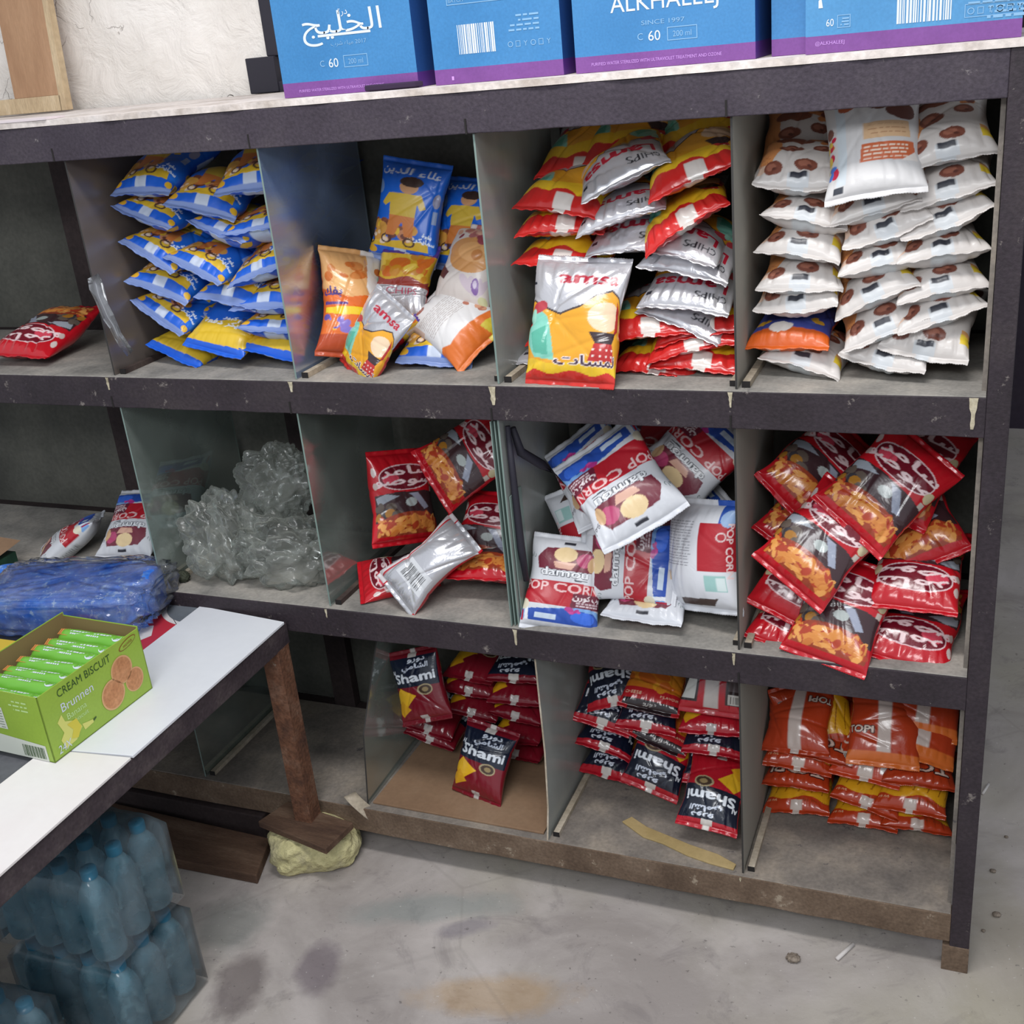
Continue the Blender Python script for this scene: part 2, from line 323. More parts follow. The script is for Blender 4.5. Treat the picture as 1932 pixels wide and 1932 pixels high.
# ------------------------------------------------------------------ printed packets
RES = 0.055   # cm per art cell
class Art:
    def __init__(s, w, l, bg, metal=0.0):
        s.w, s.l = w, l
        s.nx, s.ny = int(w/RES), int(l/RES)
        s.a = np.zeros((s.ny, s.nx, 4)); s.a[:] = (*lin(bg), metal)
        xs = (np.arange(s.nx)+.5)/s.nx*w - w/2; ys = (np.arange(s.ny)+.5)/s.ny*l - l/2
        s.X, s.Y = np.meshgrid(xs, ys)
    def put(s, mask, c, metal=0.0, al=1.0):
        col = np.array((*lin(c), metal)); s.a[mask] = s.a[mask]*(1-al) + col*al
    def rect(s, x0, y0, x1, y1, c, metal=0.0, al=1.0):
        s.put((s.X >= x0) & (s.X <= x1) & (s.Y >= y0) & (s.Y <= y1), c, metal, al)
    def ell(s, x, y, rx, ry, c, metal=0.0, rot=0.0, al=1.0, ring=None):
        dx, dy = s.X-x, s.Y-y; cs, sn = math.cos(rot), math.sin(rot)
        d = ((dx*cs+dy*sn)/rx)**2 + ((-dx*sn+dy*cs)/ry)**2
        m = d <= 1
        if ring: m &= d >= ring
        s.put(m, c, metal, al)
    def poly(s, pts, c, metal=0.0, al=1.0):
        ins = np.zeros(s.X.shape, bool); n = len(pts)
        for i in range(n):
            x1, y1 = pts[i]; x2, y2 = pts[(i+1) % n]
            if y1 == y2: continue
            cond = ((y1 > s.Y) != (y2 > s.Y)) & (s.X < (x2-x1)*(s.Y-y1)/(y2-y1)+x1)
            ins ^= cond
        s.put(ins, c, metal, al)
    def band(s, f0, f1, c, metal=0.0, al=1.0):
        """between two curves y=f(x)"""
        s.put((s.Y >= f0(s.X)) & (s.Y <= f1(s.X)), c, metal, al)
    def text(s, body, x, y, h, c, rot=0.0, sx=1.0, metal=0.0, bold=0.0):
        V, T = glyphs(body); V = V.copy()
        V[:, 0] -= (V[:, 0].min()+V[:, 0].max())/2; V[:, 1] -= (V[:, 1].min()+V[:, 1].max())/2
        V *= h/0.72; V[:, 0] *= sx
        cs, sn = math.cos(rot), math.sin(rot)
        P = np.stack([x+cs*V[:, 0]-sn*V[:, 1], y+sn*V[:, 0]+cs*V[:, 1]], 1)
        G = np.stack([(P[:, 0]+s.w/2)/s.w*s.nx-.5, (P[:, 1]+s.l/2)/s.l*s.ny-.5], 1)
        mask = np.zeros((s.ny, s.nx), bool)
        for t in T:
            a, b, d = G[t[0]], G[t[1]], G[t[2]]
            x0 = max(0, int(math.floor(min(a[0], b[0], d[0]))-1)); x1 = min(s.nx-1, int(math.ceil(max(a[0], b[0], d[0]))+1))
            y0 = max(0, int(math.floor(min(a[1], b[1], d[1]))-1)); y1 = min(s.ny-1, int(math.ceil(max(a[1], b[1], d[1]))+1))
            if x1 < x0 or y1 < y0: continue
            gx, gy = np.meshgrid(np.arange(x0, x1+1), np.arange(y0, y1+1))
            def e(p, q): return (q[0]-p[0])*(gy-p[1])-(q[1]-p[1])*(gx-p[0])
            e1, e2, e3 = e(a, b), e(b, d), e(d, a); k = 0.02
            mask[y0:y1+1, x0:x1+1] |= ((e1 >= -k) & (e2 >= -k) & (e3 >= -k)) | ((e1 <= k) & (e2 <= k) & (e3 <= k))
        if bold:
            k = max(1, int(round(bold/RES)))
            m0 = mask.copy()
            for dx in range(-k, k+1):
                for dy in range(-k, k+1):
                    if dx*dx+dy*dy <= k*k+.5: mask |= np.roll(np.roll(m0, dx, 1), dy, 0)
        s.put(mask, c, metal)
    def blobs(s, seed, n, box, r, cols, metal=0.0, asp=1.0):
        R = random.Random(seed)
        for i in range(n):
            q = R.uniform(*r)
            s.ell(R.uniform(box[0], box[2]), R.uniform(box[1], box[3]), q, q*R.uniform(.55, 1)*asp, R.choice(cols), metal, R.uniform(0, 3.1))
    def bars(s, x0, y0, x1, y1, seed=1, c=(40, 36, 36), vert=True):
        R = random.Random(seed); p = x0 if vert else y0; e = x1 if vert else y1
        while p < e:
            w = R.choice((.06, .1, .16))
            if vert: s.rect(p, y0, min(p+w, e), y1, c)
            else: s.rect(x0, p, x1, min(p+w, e), c)
            p += w + R.choice((.08, .12, .2))
    def lines(s, x0, x1, y, n, dy, c, h=0.14, seed=3):
        R = random.Random(seed)
        for i in range(n):
            x = x0 + R.uniform(0, .4); yy = y - i*dy
            while x < x1 - .3:
                w = R.uniform(.3, .9); s.rect(x, yy, min(x+w, x1), yy+h, c); x += w + .15
    def sample(s, x, y):
        gx = np.clip((x+s.w/2)/s.w*s.nx-.5, 0, s.nx-1.001); gy = np.clip((y+s.l/2)/s.l*s.ny-.5, 0, s.ny-1.001)
        ix = gx.astype(int); iy = gy.astype(int); fx = (gx-ix)[..., None]; fy = (gy-iy)[..., None]
        a = s.a
        return (a[iy, ix]*(1-fx)*(1-fy)+a[iy, ix+1]*fx*(1-fy)+a[iy+1, ix]*(1-fx)*fy+a[iy+1, ix+1]*fx*fy)

def colour_attr(me, cols):
    at = me.color_attributes.new('print', 'FLOAT_COLOR', 'POINT')
    at.data.foreach_set('color', np.ascontiguousarray(cols, dtype=np.float32).ravel())

def grid_faces(nr, nc, closed):
    i, j = np.meshgrid(np.arange(nr-1), np.arange(nc if closed else nc-1), indexing='ij')
    j2 = (j+1) % nc
    return np.stack([i*nc+j, i*nc+j2, (i+1)*nc+j2, (i+1)*nc+j], -1).reshape(-1, 4)

def mesh_np(name, V, F, cols, mat):
    me = bpy.data.meshes.new(name)
    me.vertices.add(len(V)); me.vertices.foreach_set('co', V.astype(np.float32).ravel())
    me.loops.add(F.size); me.loops.foreach_set('vertex_index', F.astype(np.int32).ravel())
    me.polygons.add(len(F)); me.polygons.foreach_set('loop_start', np.arange(0, F.size, 4, dtype=np.int32))
    me.polygons.foreach_set('use_smooth', np.ones(len(F), bool))
    me.update(calc_edges=True); colour_attr(me, cols)
    me.materials.append(mat); return me

def packet_meshes(kind, seed, W, L, T, front, back, mat, wrinkle=1.0, nf=112, nb=48, nv=120, bend=0.014, seal=0.010):
    """pillow pack: a tube of film pressed flat at both crimped ends (pouch, far seal, near seal)"""
    R = np.random.RandomState(seed)
    tf = np.linspace(-math.pi/2, math.pi/2, nf); tb = np.linspace(math.pi/2, 3*math.pi/2, nb+2)[1:-1]
    th = np.concatenate([tf, tb]); n = len(th)
    v = np.linspace(-1, 1, nv)[:, None]; th = th[None, :]
    fill = np.clip(1-np.abs(v)**2.5, 0, 1)**0.62
    b = T/2*fill + 0.0006
    a = np.sqrt(np.maximum((W/2)**2 - 1.15*b*b, (W/2*.6)**2))
    st, ct = np.sin(th), np.cos(th)
    x = a*np.sign(st)*np.abs(st)**0.95; z = b*np.sign(ct)*np.abs(ct)**0.8
    y = v*(L/2-seal)*(1-0.035*(1-fill)*0) + 0*th
    # end creases fanning from the seals, soft dents, and a lazy bend
    e = np.exp(-(1-np.abs(v))/0.16)*(1-np.abs(v)**8)
    u = x/(W/2)
    cre = np.zeros_like(x)
    for k in range(7):
        f = R.uniform(6, 19); ph = R.uniform(0, 6.3); side = np.sign(v) if k % 2 else 1
        cre += R.uniform(.3, 1)*(np.abs(np.sin(u*f*(1-.25*np.abs(v))+ph+side*1.7))-.6)
    dent = np.zeros_like(x)
    for k in range(6):
        fx, fy, ph = R.uniform(-4, 4), R.uniform(-5, 5), R.uniform(0, 6.3)
        dent += R.uniform(.3, 1)*np.sin(fx*u+fy*v+ph+1.3*np.sin(2*v+ph))
    fold = np.zeros_like(x)
    for k in range(5):
        ang, c0 = R.uniform(0, 3.14), R.uniform(-.8, .8); d = (u*math.cos(ang)+v*math.sin(ang)-c0)
        fold -= np.exp(-(d/.045)**2)*R.uniform(.3, 1)
    amp = (0.0018*cre*e*2.0 + 0.0016*dent*fill + 0.0019*fold*fill)*wrinkle*np.clip(fill*3, 0, 1)
    x = x + amp*np.sign(st)*np.abs(st)*.7; z = z + amp*np.sign(ct)*np.abs(ct)**.5
    c1, c2, c3 = R.uniform(-1, 1, 3)
    q = y/(L/2)
    def warp(x, q, z): return z + bend*(c1*(q*q-.3)*.8 + c2*.6*(x/(W/2))**2 + c3*.6*q*(x/(W/2)))
    z = warp(x, q, z)
    V = np.stack([x, y, z], -1).reshape(-1, 3)
    fx = np.broadcast_to(th/(math.pi/2), x.shape); yc = np.broadcast_to(v*(L/2)*100, x.shape)
    cf = front.sample(np.clip(fx, -1, 1)*W*50, yc)
    bx = (th-math.pi)/(math.pi/2); cb = back.sample(np.clip(np.broadcast_to(bx, x.shape), -1, 1)*W*50, yc)
    isf = (np.arange(n) < nf)[None, :, None]
    cols = np.where(isf, cf, cb).reshape(-1, 4)
    pouch = mesh_np(kind+'_pouch', V, grid_faces(nv, n, True), cols, mat)
    seals = []
    ns = 73
    for s in (1, -1):
        xs = np.linspace(-W/2, W/2, ns)[None, :]; k = np.array([0, .35, .7, 1.0])[:, None]
        y0 = s*(L/2-seal)
        zig = 0.0009*(np.arange(ns) % 2)[None, :]*(k == 1)
        yy = y0 - s*0.001 + s*k*seal + s*zig
        wav = 0.0016*np.sin(xs*R.uniform(60, 120)+R.uniform(0, 6))*k + 0.0007*np.sin(xs*330)*k*wrinkle
        rib = 0.00025*np.sin(k*28)
        zz = warp(xs+0*k, yy/(L/2), wav+rib)
        Vt = []; Cs = []
        for sg, art in ((1, front), (-1, back)):
            P = np.stack([xs+0*k, yy, zz+sg*0.0006+0*xs], -1)
            C = art.sample(np.clip(sg*(xs+0*k), -W/2, W/2)*100, np.full(P.shape[:2], s*(L/2)*100*.985))
            Vt.append(P.reshape(-1, 3)); Cs.append(C.reshape(-1, 4))
        F0 = grid_faces(4, ns, False); F = np.concatenate([F0, F0[:, ::-1]+4*ns])
        rim = []
        for r in (0, 3):
            for j in range(ns-1): rim.append((r*ns+j, r*ns+j+1, 4*ns+r*ns+j+1, 4*ns+r*ns+j))
        F = np.concatenate([F, np.array(rim)])
        seals.append(mesh_np(kind+'_seal', np.concatenate(Vt), F, np.concatenate(Cs), mat))
    return pouch, seals

KINDS = {}
def define(kind, name, cat, W, L, T, front, back, mat='film_matte', variants=2, **kw):
    ms = [packet_meshes(kind, 17*i+len(KINDS)*7+1, W, L, T, front, back, M[mat], **kw) for i in range(variants)]
    KINDS[kind] = dict(name=name, cat=cat, meshes=ms)

pi = math.pi
def art_blue():
    W, L = 15, 20; B = (24, 98, 204)
    f = Art(W, L, B)
    f.band(lambda x: -7.9+0*x, lambda x: -6.5+0.5*np.sin(x*.5+.6), (214, 176, 44))
    f.rect(-7.5, -10, 7.5, -7.9, (26, 92, 200)); f.ell(-5.4, -8.5, 1.7, .8, (214, 164, 40), rot=-.3); f.ell(5.6, -8.9, 1.3, .7, (210, 166, 44)); f.rect(-.8, -10, .8, -7.9, (186, 196, 214)); f.rect(-7.5, -10, 7.5, -9.6, (120, 140, 190))
    f.rect(4.6, -7.9, 7.6, -5.6, (28, 108, 214))
    f.blobs(3, 16, (-6.4, -6.2, 2.2, -2.8), (.7, 1.5), [(224, 182, 50), (226, 186, 66), (206, 150, 66), (196, 132, 92), (128, 70, 46)])
    f.blobs(5, 12, (-6.2, -6.8, 3.0, -5.0), (.35, .8), [(232, 210, 190), (222, 190, 150), (110, 60, 50)])
    for x, y in ((-5.6, -6.7), (-2.2, -6.2), (1.2, -6.5)):
        f.ell(x, y, .95, .95, (78, 50, 42), ring=.45)
    # a standing child-like doll figure: yellow shirt, orange trousers, no face
    f.poly([(-2.6, 3.4), (2.2, 3.6), (3.4, 1.0), (2.4, .4), (1.8, 1.6), (1.7, -1.4), (-2.0, -1.4), (-2.2, 1.4), (-3.0, .6), (-3.8, 1.2)], (206, 174, 62))
    f.poly([(-2.0, -1.2), (1.8, -1.2), (1.7, -5.4), (.5, -5.4), (0, -2.4), (-.9, -5.4), (-2.3, -5.4)], (202, 120, 56))
    f.ell(.2, 5.0, 1.25, 1.5, (196, 146, 104)); f.ell(.4, 6.1, 1.6, 1.1, (56, 38, 34))
    f.ell(-5.4, 4.6, 1.2, 1.6, (120, 150, 196), rot=.5); f.ell(5.6, 3.0, 1.1, 1.5, (150, 150, 176)); f.rect(5.0, -1.8, 6.4, .8, (140, 158, 196))
    f.text(ar('علاء الدين'), -.2, 8.1, 1.5, (206, 214, 232), rot=-.06, sx=1.25, bold=.05)
    f.text(ar('دفعة'), 4.4, -4.6, .8, (222, 234, 250), rot=-.1, bold=.03)
    f.text(ar('سمايكر'), 4.2, -5.9, .95, (228, 238, 252), rot=-.15, sx=1.15, bold=.04)
    b = Art(W, L, (34, 92, 200))
    b.rect(-1.15, -10, 1.15, 10, (186, 198, 216))
    b.ell(5.0, -6.9, 2.9, 2.3, (220, 172, 40), rot=-.35); b.ell(-5.6, -8.4, 2.6, 1.5, (222, 178, 44), rot=.4)
    b.ell(-4.8, -2.6, 2.3, 1.6, (220, 172, 40), rot=.3)
    b.text(ar('دفعة'), 4.8, 1.8, 1.0, (210, 222, 240)); b.rect(-6.6, 2.0, -2.4, 7.2, (196, 206, 220)); b.bars(-6.2, 2.4, -2.8, 5, 5)
    return f, b
def art_blue_side():
    f = Art(15, 20, (26, 96, 204))
    f.band(lambda x: -9.4+0*x, lambda x: -3.2+.9*np.sin(x*.8), (216, 180, 46))
    f.poly([(-7.5, -10), (7.5, -10), (7.5, -8.8), (-1, -9.3), (-7.5, -9.0)], (30, 94, 206))
    f.text(ar('سمايكر دفعة'), 1.0, -4.2, 1.25, (236, 240, 246), sx=1.1, bold=.06)
    f.text(ar('حجم كبير'), 2.0, -2.6, 1.0, (232, 238, 246), bold=.04)
    f.rect(2.5, -3.6, 7, -1.5, (44, 52, 92), al=.75); f.text(ar('دفعة و'), 4.6, -2.7, .9, (220, 226, 240))
    return f, art_blue()[1]
def art_white():
    W, L = 13.5, 18; Wt = (204, 198, 194)
    f = Art(W, L, Wt)
    f.poly([(-6.75, -6.8), (-3.6, -7.6), (-2.2, -3), (-3.2, 9), (-6.75, 9)], (206, 138, 84))
    f.poly([(-6.75, -7.7), (-4.2, -7.7), (-3.6, -6.4), (-6.75, -5.2)], (216, 186, 166))
    f.text('NUTS', -4.7, -5.9, .7, (150, 86, 54)); f.text('CHOC', -4.9, -4.7, .8, (168, 96, 60))
    for x, y, r in ((-2.9, -6.9, 1.25), (.7, -6.2, 1.2), (-1.2, -1.8, 1.4), (2.4, -.8, 1.2)):
        f.ell(x, y, r, r*.95, (120, 68, 54)); f.ell(x-.2, y+.1, r*.55, r*.5, (154, 98, 80)); f.ell(x+.3, y-.3, r*.25, r*.2, (92, 50, 42))
    f.poly([(3.8, -6.9), (6.2, -7.1), (6.4, -5.3), (3.9, -5.2)], (214, 186, 54)); f.poly([(3.9, -5.2), (6.4, -5.3), (6.5, -4.5), (4, -4.4)], (206, 152, 96))
    f.rect(-6.75, -9, 6.75, -8.0, Wt)
    f.rect(-.95, -9, .95, -7.7, (200, 203, 206)); f.rect(-.8, -8.3, .8, -7.5, (46, 48, 58))
    f.blobs(9, 9, (-3, 1, 5, 8), (.9, 1.7), [(128, 74, 56), (112, 60, 48), (196, 124, 70)])
    b = Art(W, L, (202, 196, 192))
    b.rect(-1.0, -9, 1.0, 9, (198, 202, 204))
    for x, y in ((-2.8, -4.9), (3.2, -4.6), (-5, -4.2), (5.4, -5.2)): b.ell(x, y, 1.0, .9, (112, 70, 58))
    b.poly([(-6.2, -1), (-2, -1), (-2, 2.4), (-6.2, 2.4)], (200, 112, 62)); b.lines(-6, -2.2, 1.8, 5, .6, (230, 214, 200))
    b.poly([(-5.4, 3.2), (-1.8, 3.2), (-1.8, 5.6), (-5.4, 5.6)], (214, 176, 136)); b.blobs(4, 10, (2, -1, 6, 6), (.5, 1.2), [(206, 166, 60), (190, 60, 80), (80, 110, 190), (200, 120, 60)])
    return f, b
def art_white_top():
    """same packet lying with its back up: seam, brown label, toy pictures"""
    f = Art(13.5, 18, (204, 202, 202))
    f.rect(-3.9, -7.6, -2.6, 9, (196, 204, 210))
    f.rect(-4.2, -8.6, -2.9, -7.7, (52, 56, 66))
    f.poly([(-1.2, -4.8), (4.8, -5.0), (4.4, -1.9), (-1.0, -2.0)], (196, 98, 58)); f.poly([(2.6, -5.1), (5, -5.1), (4.6, -3.6)], (222, 214, 208))
    f.lines(-.9, 3.6, -2.7, 4, .62, (232, 206, 188), .26)
    f.poly([(-.8, -1.2), (4.0, -1.2), (3.8, 1.6), (-.8, 1.6)], (214, 178, 140)); f.lines(-.4, 3.4, 1.0, 3, .7, (176, 130, 96))
    f.blobs(12, 13, (-6.6, -6.2, -4.3, 2), (.45, 1.0), [(206, 140, 60), (192, 40, 70), (80, 120, 200), (210, 180, 80), (120, 80, 70)])
    f.blobs(13, 8, (-5.5, 3, 5, 8.4), (.8, 1.7), [(120, 70, 56), (96, 56, 50), (168, 84, 50)])
    return f, art_white()[1]
def art_orange_back():
    f = Art(13.5, 18, (206, 92, 28))
    f.band(lambda x: -6.6+0*x, lambda x: 9+0*x, (62, 74, 150)); f.blobs(5, 6, (-5, -7, 5, -3), (.7, 1.5), [(210, 160, 50), (230, 226, 220), (74, 90, 170)])
    b = Art(13.5, 18, (204, 90, 32))
    b.rect(.8, -9, 2.1, 9, (214, 206, 202)); b.rect(-3.4, -7.6, -1.2, -5.4, (188, 176, 168)); b.text('nut', 4.6, -6.4, .9, (226, 190, 150))
    b.lines(-6, -4, -6.2, 3, .6, (226, 170, 130))
    return f, b
def art_orange_front():
    f = Art(13.5, 18, (216, 104, 34))
    f.rect(1.4, 1.0, 6.75, 9, (222, 218, 214)); f.poly([(-6.75, 9), (1.8, 9), (1.2, 5), (2.4, 1.5), (-1, .5), (-6.75, 2.5)], (222, 168, 110))
    f.blobs(6, 12, (-5, 3, 2, 8.6), (.6, 1.2), [(206, 130, 70), (226, 180, 120), (200, 110, 50)])
    f.poly([(1.6, 9), (6.75, 9), (6.75, 1.2), (2.2, -.2), (1.2, 3)], (224, 220, 216)); f.ell(3.6, 6.8, .9, .9, (190, 110, 60))
    f.text(ar('بفك'), -4.4, 1.6, 1.8, (76, 56, 120), bold=.12); f.poly([(-6.2, -.4), (-1.4, -.6), (-1.4, -1.1), (-6.2, -1)], (90, 60, 130))
    f.poly([(-6, -1.6), (2.6, -1.4), (3.0, -2.9), (-2, -3.2), (-6, -2.7)], (228, 196, 40))
    f.blobs(8, 14, (-5.6, -6.8, -.8, -3.6), (.45, 1.1), [(98, 80, 160), (130, 110, 190), (216, 120, 60), (222, 170, 60)])
    f.rect(-6.75, -9, 6.75, -7.2, (176, 70, 32)); f.text('nut', 2.6, -6.4, 1.1, (232, 150, 110))
    return f, art_orange_back()[1]
def art_crocus():
    f = Art(13.5, 18, (218, 208, 202))
    f.ell(1.0, 2.2, 4.3, 4.3, (212, 152, 92)); f.ell(1.4, 2.8, 2.6, 2.4, (222, 166, 108)); f.ell(2.2, 2.2, .9, 1.3, (196, 130, 74))
    f.poly([(-6.4, .4), (-1.8, -2.6), (-2.4, -4.4), (-6.4, -2.6)], (96, 54, 58)); f.poly([(-6.6, 1.8), (-5.6, .2), (-6.4, -3)], (214, 206, 204))
    for r in (-.75, -.25, .25, .75): f.ell(3.2+2.2*r, -4.8+abs(r)*.6, .75, 2.1, (206, 190, 200), rot=r*-.7)
    f.ell(3.2, -4.6, .7, 1.8, (130, 92, 160)); f.ell(3.1, -4.2, .35, .9, (196, 180, 206))
    f.ell(4.9, -7.4, 1.3, 1.1, (206, 204, 160)); f.blobs(2, 12, (-6, 5.4, 2, 8.6), (.4, 1.0), [(150, 70, 80), (180, 110, 110), (210, 160, 140)])
    b = Art(13.5, 18, (216, 212, 210)); b.rect(-6.75, -9, -2.2, 9, (208, 108, 44)); b.rect(1, -3, 5, 3, (200, 196, 192)); b.lines(1.2, 4.8, 2.4, 8, .6, (120, 112, 110), .16)
    return f, b
def art_white_lying():
    f = Art(13.5, 18, (216, 214, 214)); f.rect(-6.75, -9, 6.75, -5.2, (214, 110, 40))
    f.poly([(-6.75, -5.4), (-3, -5.2), (-4.6, -3.8), (-6.75, -4)], (214, 110, 40)); f.poly([(1.6, -9), (4, -9), (3.2, -6.6), (1.2, -6.8)], (206, 186, 60))
    f.lines(-4.6, 2.2, 4.6, 11, .55, (168, 158, 156), .16); f.blobs(21, 10, (2.4, -4.6, 5.6, .8), (.4, .9), [(176, 110, 90), (206, 150, 120), (140, 90, 76)])
    f.rect(-.6, 8.0, .8, 8.8, (60, 60, 66)); f.poly([(-6.4, 2), (-4.8, 2), (-4.8, 8), (-6.4, 8)], (206, 180, 166)); f.ell(-2, 7.6, .8, .8, (150, 80, 60))
    return f, art_white()[1]
def art_lamsa():
    W, L = 16, 21.5; S = (206, 205, 210)
    f = Art(W, L, S, .5)
    f.poly([(-8, 2.6), (-6.4, 3.4), (-4, 2.2), (-1.4, 1.0), (.8, 2.4), (2.4, 4.6), (4.6, 5.6), (6.4, 4.4), (8, 2.4), (8, -10.75), (-8, -10.75)], (60, 50, 54))
    f.poly([(-8, 2.2), (-6.4, 3.0), (-4, 1.8), (-1.4, .6), (.8, 2.0), (2.4, 4.2), (4.6, 5.2), (6.4, 4.0), (8, 2.0), (8, -10.75), (-8, -10.75)], (222, 158, 42))
    f.poly([(-6.8, .2), (-4.8, 1.6), (-3.2, .2), (-2.2, -3.4), (-1.6, -7.4), (-4.6, -7.0), (-6.6, -4.2)], (126, 196, 178))
    f.poly([(-5.6, -2.8), (-3.2, -1.4), (-2.4, -6.6), (-4.8, -6.2)], (88, 172, 150))
    f.ell(-4.9, 1.9, 1.6, 1.0, (176, 60, 70), rot=.5); f.ell(-6.3, -.2, .9, 1.8, (150, 206, 188), rot=-.3)
    f.ell(4.4, .6, 2.6, 2.7, (228, 200, 168)); f.poly([(6.2, 3.6), (7.5, 1.6), (7.2, -1.8), (6.2, -2.6), (6.5, 1)], (176, 46, 44))
    f.poly([(2.2, -2.2), (6.6, -2.2), (5.6, -4.4), (3.2, -4.4)], (56, 40, 44)); f.poly([(3.0, -4.2), (5.8, -4.2), (6.6, -7.2), (2.2, -7.2)], (182, 44, 44))
    for i in range(8): f.ell(2.9+(i % 4)*1.0, -5.2-(i//4)*1.1, .2, .2, (232, 214, 208))
    f.band(lambda x: -10.75+0*x, lambda x: -7.6+.4*np.sin(x*.9), (226, 186, 40)); f.band(lambda x: -10.75+0*x, lambda x: -9.4+.35*np.sin(x*1.3+1), (198, 44, 36))
    f.text(ar('أ لمسات'.replace('أ ', '')), 2.6, -7.2, 1.7, (232, 222, 222), sx=1.2, bold=.14); f.text(ar('لمسات'), 2.6, -7.2, 1.7, (66, 40, 66), sx=1.2, bold=.03)
    f.text('amsa', 1.6, 7.2, 2.3, (170, 36, 56), sx=1.15, bold=.12)
    f.text('L', -6.4, 7.2, 2.4, (40, 44, 54), bold=.12)
    b = Art(W, L, (190, 36, 40)); b.rect(-1.1, -10.75, 1.1, 10.75, (212, 204, 198)); b.rect(-8, 1.5, 8, 10.75, (204, 203, 208), .5)
    b.band(lambda x: -.5+.3*np.sin(x*2), lambda x: 1.5+0*x, (222, 182, 44)); b.text('CHIPS', 4.4, 8.2, 1.2, (40, 40, 46), bold=.05); b.text('CHIPS', -4.6, 8.2, 1.2, (40, 40, 46), bold=.05)
    b.rect(3, -4.5, 6.5, -1.6, (206, 202, 198)); b.bars(3.3, -4.2, 6.2, -2.2)
    return f, b
def art_lamsa_pile():
    """lamsa packet as it shows in the pile: word near one end, yellow and red at the other"""
    f, b = art_lamsa()
    f.band(lambda x: -10.75+0*x, lambda x: -4.6+.7*np.sin(x*.9), (226, 184, 40)); f.band(lambda x: -10.75+0*x, lambda x: -7.6+.5*np.sin(x*1.5+1), (196, 40, 38))
    f.rect(-8, 4.2, 8, 10.75, (206, 205, 210), .5); f.rect(-.4, -10.75, 1.6, -8.2, (212, 204, 198))
    f.text('Lamsa', 0, 6.3, 2.4, (160, 24, 46), sx=1.25, bold=.16); f.text('CHIPS', -3.2, 8.8, 1.3, (40, 40, 46), bold=.08); f.rect(4.4, 8.4, 5.6, 9.2, (40, 40, 50))
    return f, b
def art_gold():
    f = Art(13, 17, (200, 198, 202), .5)
    f.rect(-6.5, -1, 6.5, 8.5, (214, 166, 44)); f.blobs(31, 30, (-5.6, .4, 5.4, 6.2), (.7, 1.6), [(226, 186, 60), (232, 196, 80), (206, 140, 40), (214, 110, 40)])
    f.rect(-6.5, 6.4, 6.5, 8.5, (84, 58, 140)); f.rect(-.2, 6.4, .5, 8.5, (190, 186, 196)); f.band(lambda x: -1.4+0*x, lambda x: .2+.5*np.sin(x), (150, 60, 50))
    f.text('CHIPS', 1, -2.6, 1.5, (170, 50, 80)); f.ell(-5.2, -.4, 1.2, .9, (90, 140, 110))
    return f, art_lamsa()[1]
def art_popcorn():
    W, L = 15.5, 19.5; Wt = (204, 206, 212)
    f = Art(W, L, Wt)
    f.rect(-.7, 8.6, .7, 9.2, (40, 40, 50))
    f.poly([(-2.8, 7.6), (3.2, 7.8), (4.4, 5.6), (4.2, 2.8), (-4.0, 2.8), (-4.4, 5.2)], (110, 34, 52))
    f.ell(2.6, 5.4, 1.3, 1.6, (176, 60, 104)); f.ell(-.2, 6.3, 1.5, 1.7, (222, 196, 150)); f.poly([(-1.6, 4.6), (1.4, 4.6), (.8, 3.0), (-1.2, 3.2)], (206, 160, 140)); f.ell(3.9, 4.6, .8, 1.7, (196, 160, 120))
    f.text('damou', 0, 2.3, 1.75, (44, 48, 60), sx=1.05, bold=.16); f.text('damou', 0, 2.3, 1.75, (226, 228, 232), sx=1.05, bold=.02)
    f.poly([(1.6, .6), (3.6, .9), (1.4, 1.1)], (60, 64, 74))
    f.band(lambda x: -4.9+0*x, lambda x: .3-.02*x*x*.3, (176, 24, 40))
    f.text('POP CORN', -.2, -.95, 1.9, (226, 190, 190), sx=.98, bold=.08)
    f.poly([(1.6, -1.9), (7.75, -1.9), (7.75, -5.0), (1.2, -5.0)], (104, 26, 48))
    f.text(ar('بوب كورن'), 4.5, -2.8, 1.1, (226, 214, 216), bold=.05); f.lines(2, 7, -4.0, 2, .6, (206, 186, 192), .3)
    f.band(lambda x: -8.6+0*x, lambda x: -5.6+.7*np.sin(x*.35+.4), (120, 164, 216))
    f.poly([(-4.6, -6.2), (.5, -5.4), (5.6, -5.8), (7.4, -7.2), (7, -8.7), (-4.9, -8.7)], (40, 78, 168)); f.ell(3.6, -7.0, 2.2, 1.3, (58, 108, 216)); f.rect(-3.4, -8.0, -.4, -6.9, (196, 210, 226)); f.blobs(3, 6, (0, -6.4, 3, -5.2), (.3, .7), [(176, 50, 130), (200, 70, 150)])
    f.poly([(-5.4, -8.7), (-4.4, -8.7), (-4.8, -6), (-5.8, -5.6)], (230, 232, 236)); f.ell(-6.2, -5.4, 1.5, 1.2, (220, 212, 190)); f.poly([(-6.8, -9), (-5.8, -9), (-6, -6.6), (-6.7, -6.8)], (170, 34, 60))
    f.text(ar('دامو'), 6.0, 6.3, 1.3, (60, 50, 60), rot=.1); f.text(ar('دامو'), -6.1, 5.6, 1.1, (90, 110, 110), rot=-.1)
    b = Art(W, L, (212, 214, 218))
    b.rect(-.8, -9.75, .8, 9.75, (196, 200, 206)); b.rect(2.4, -3, 6.6, 5, (196, 200, 202)); b.lines(2.6, 6.4, 4.4, 12, .6, (120, 122, 130), .16)
    b.rect(-6.6, -2, -3, 2.6, (170, 204, 194)); b.bars(-6.4, -5.6, -3, -3.4, 8); b.ell(-4.6, 5.4, 1.1, 1.0, (70, 120, 60))
    b.rect(-7.75, 6.6, 7.75, 8.2, (168, 40, 60))
    return f, b
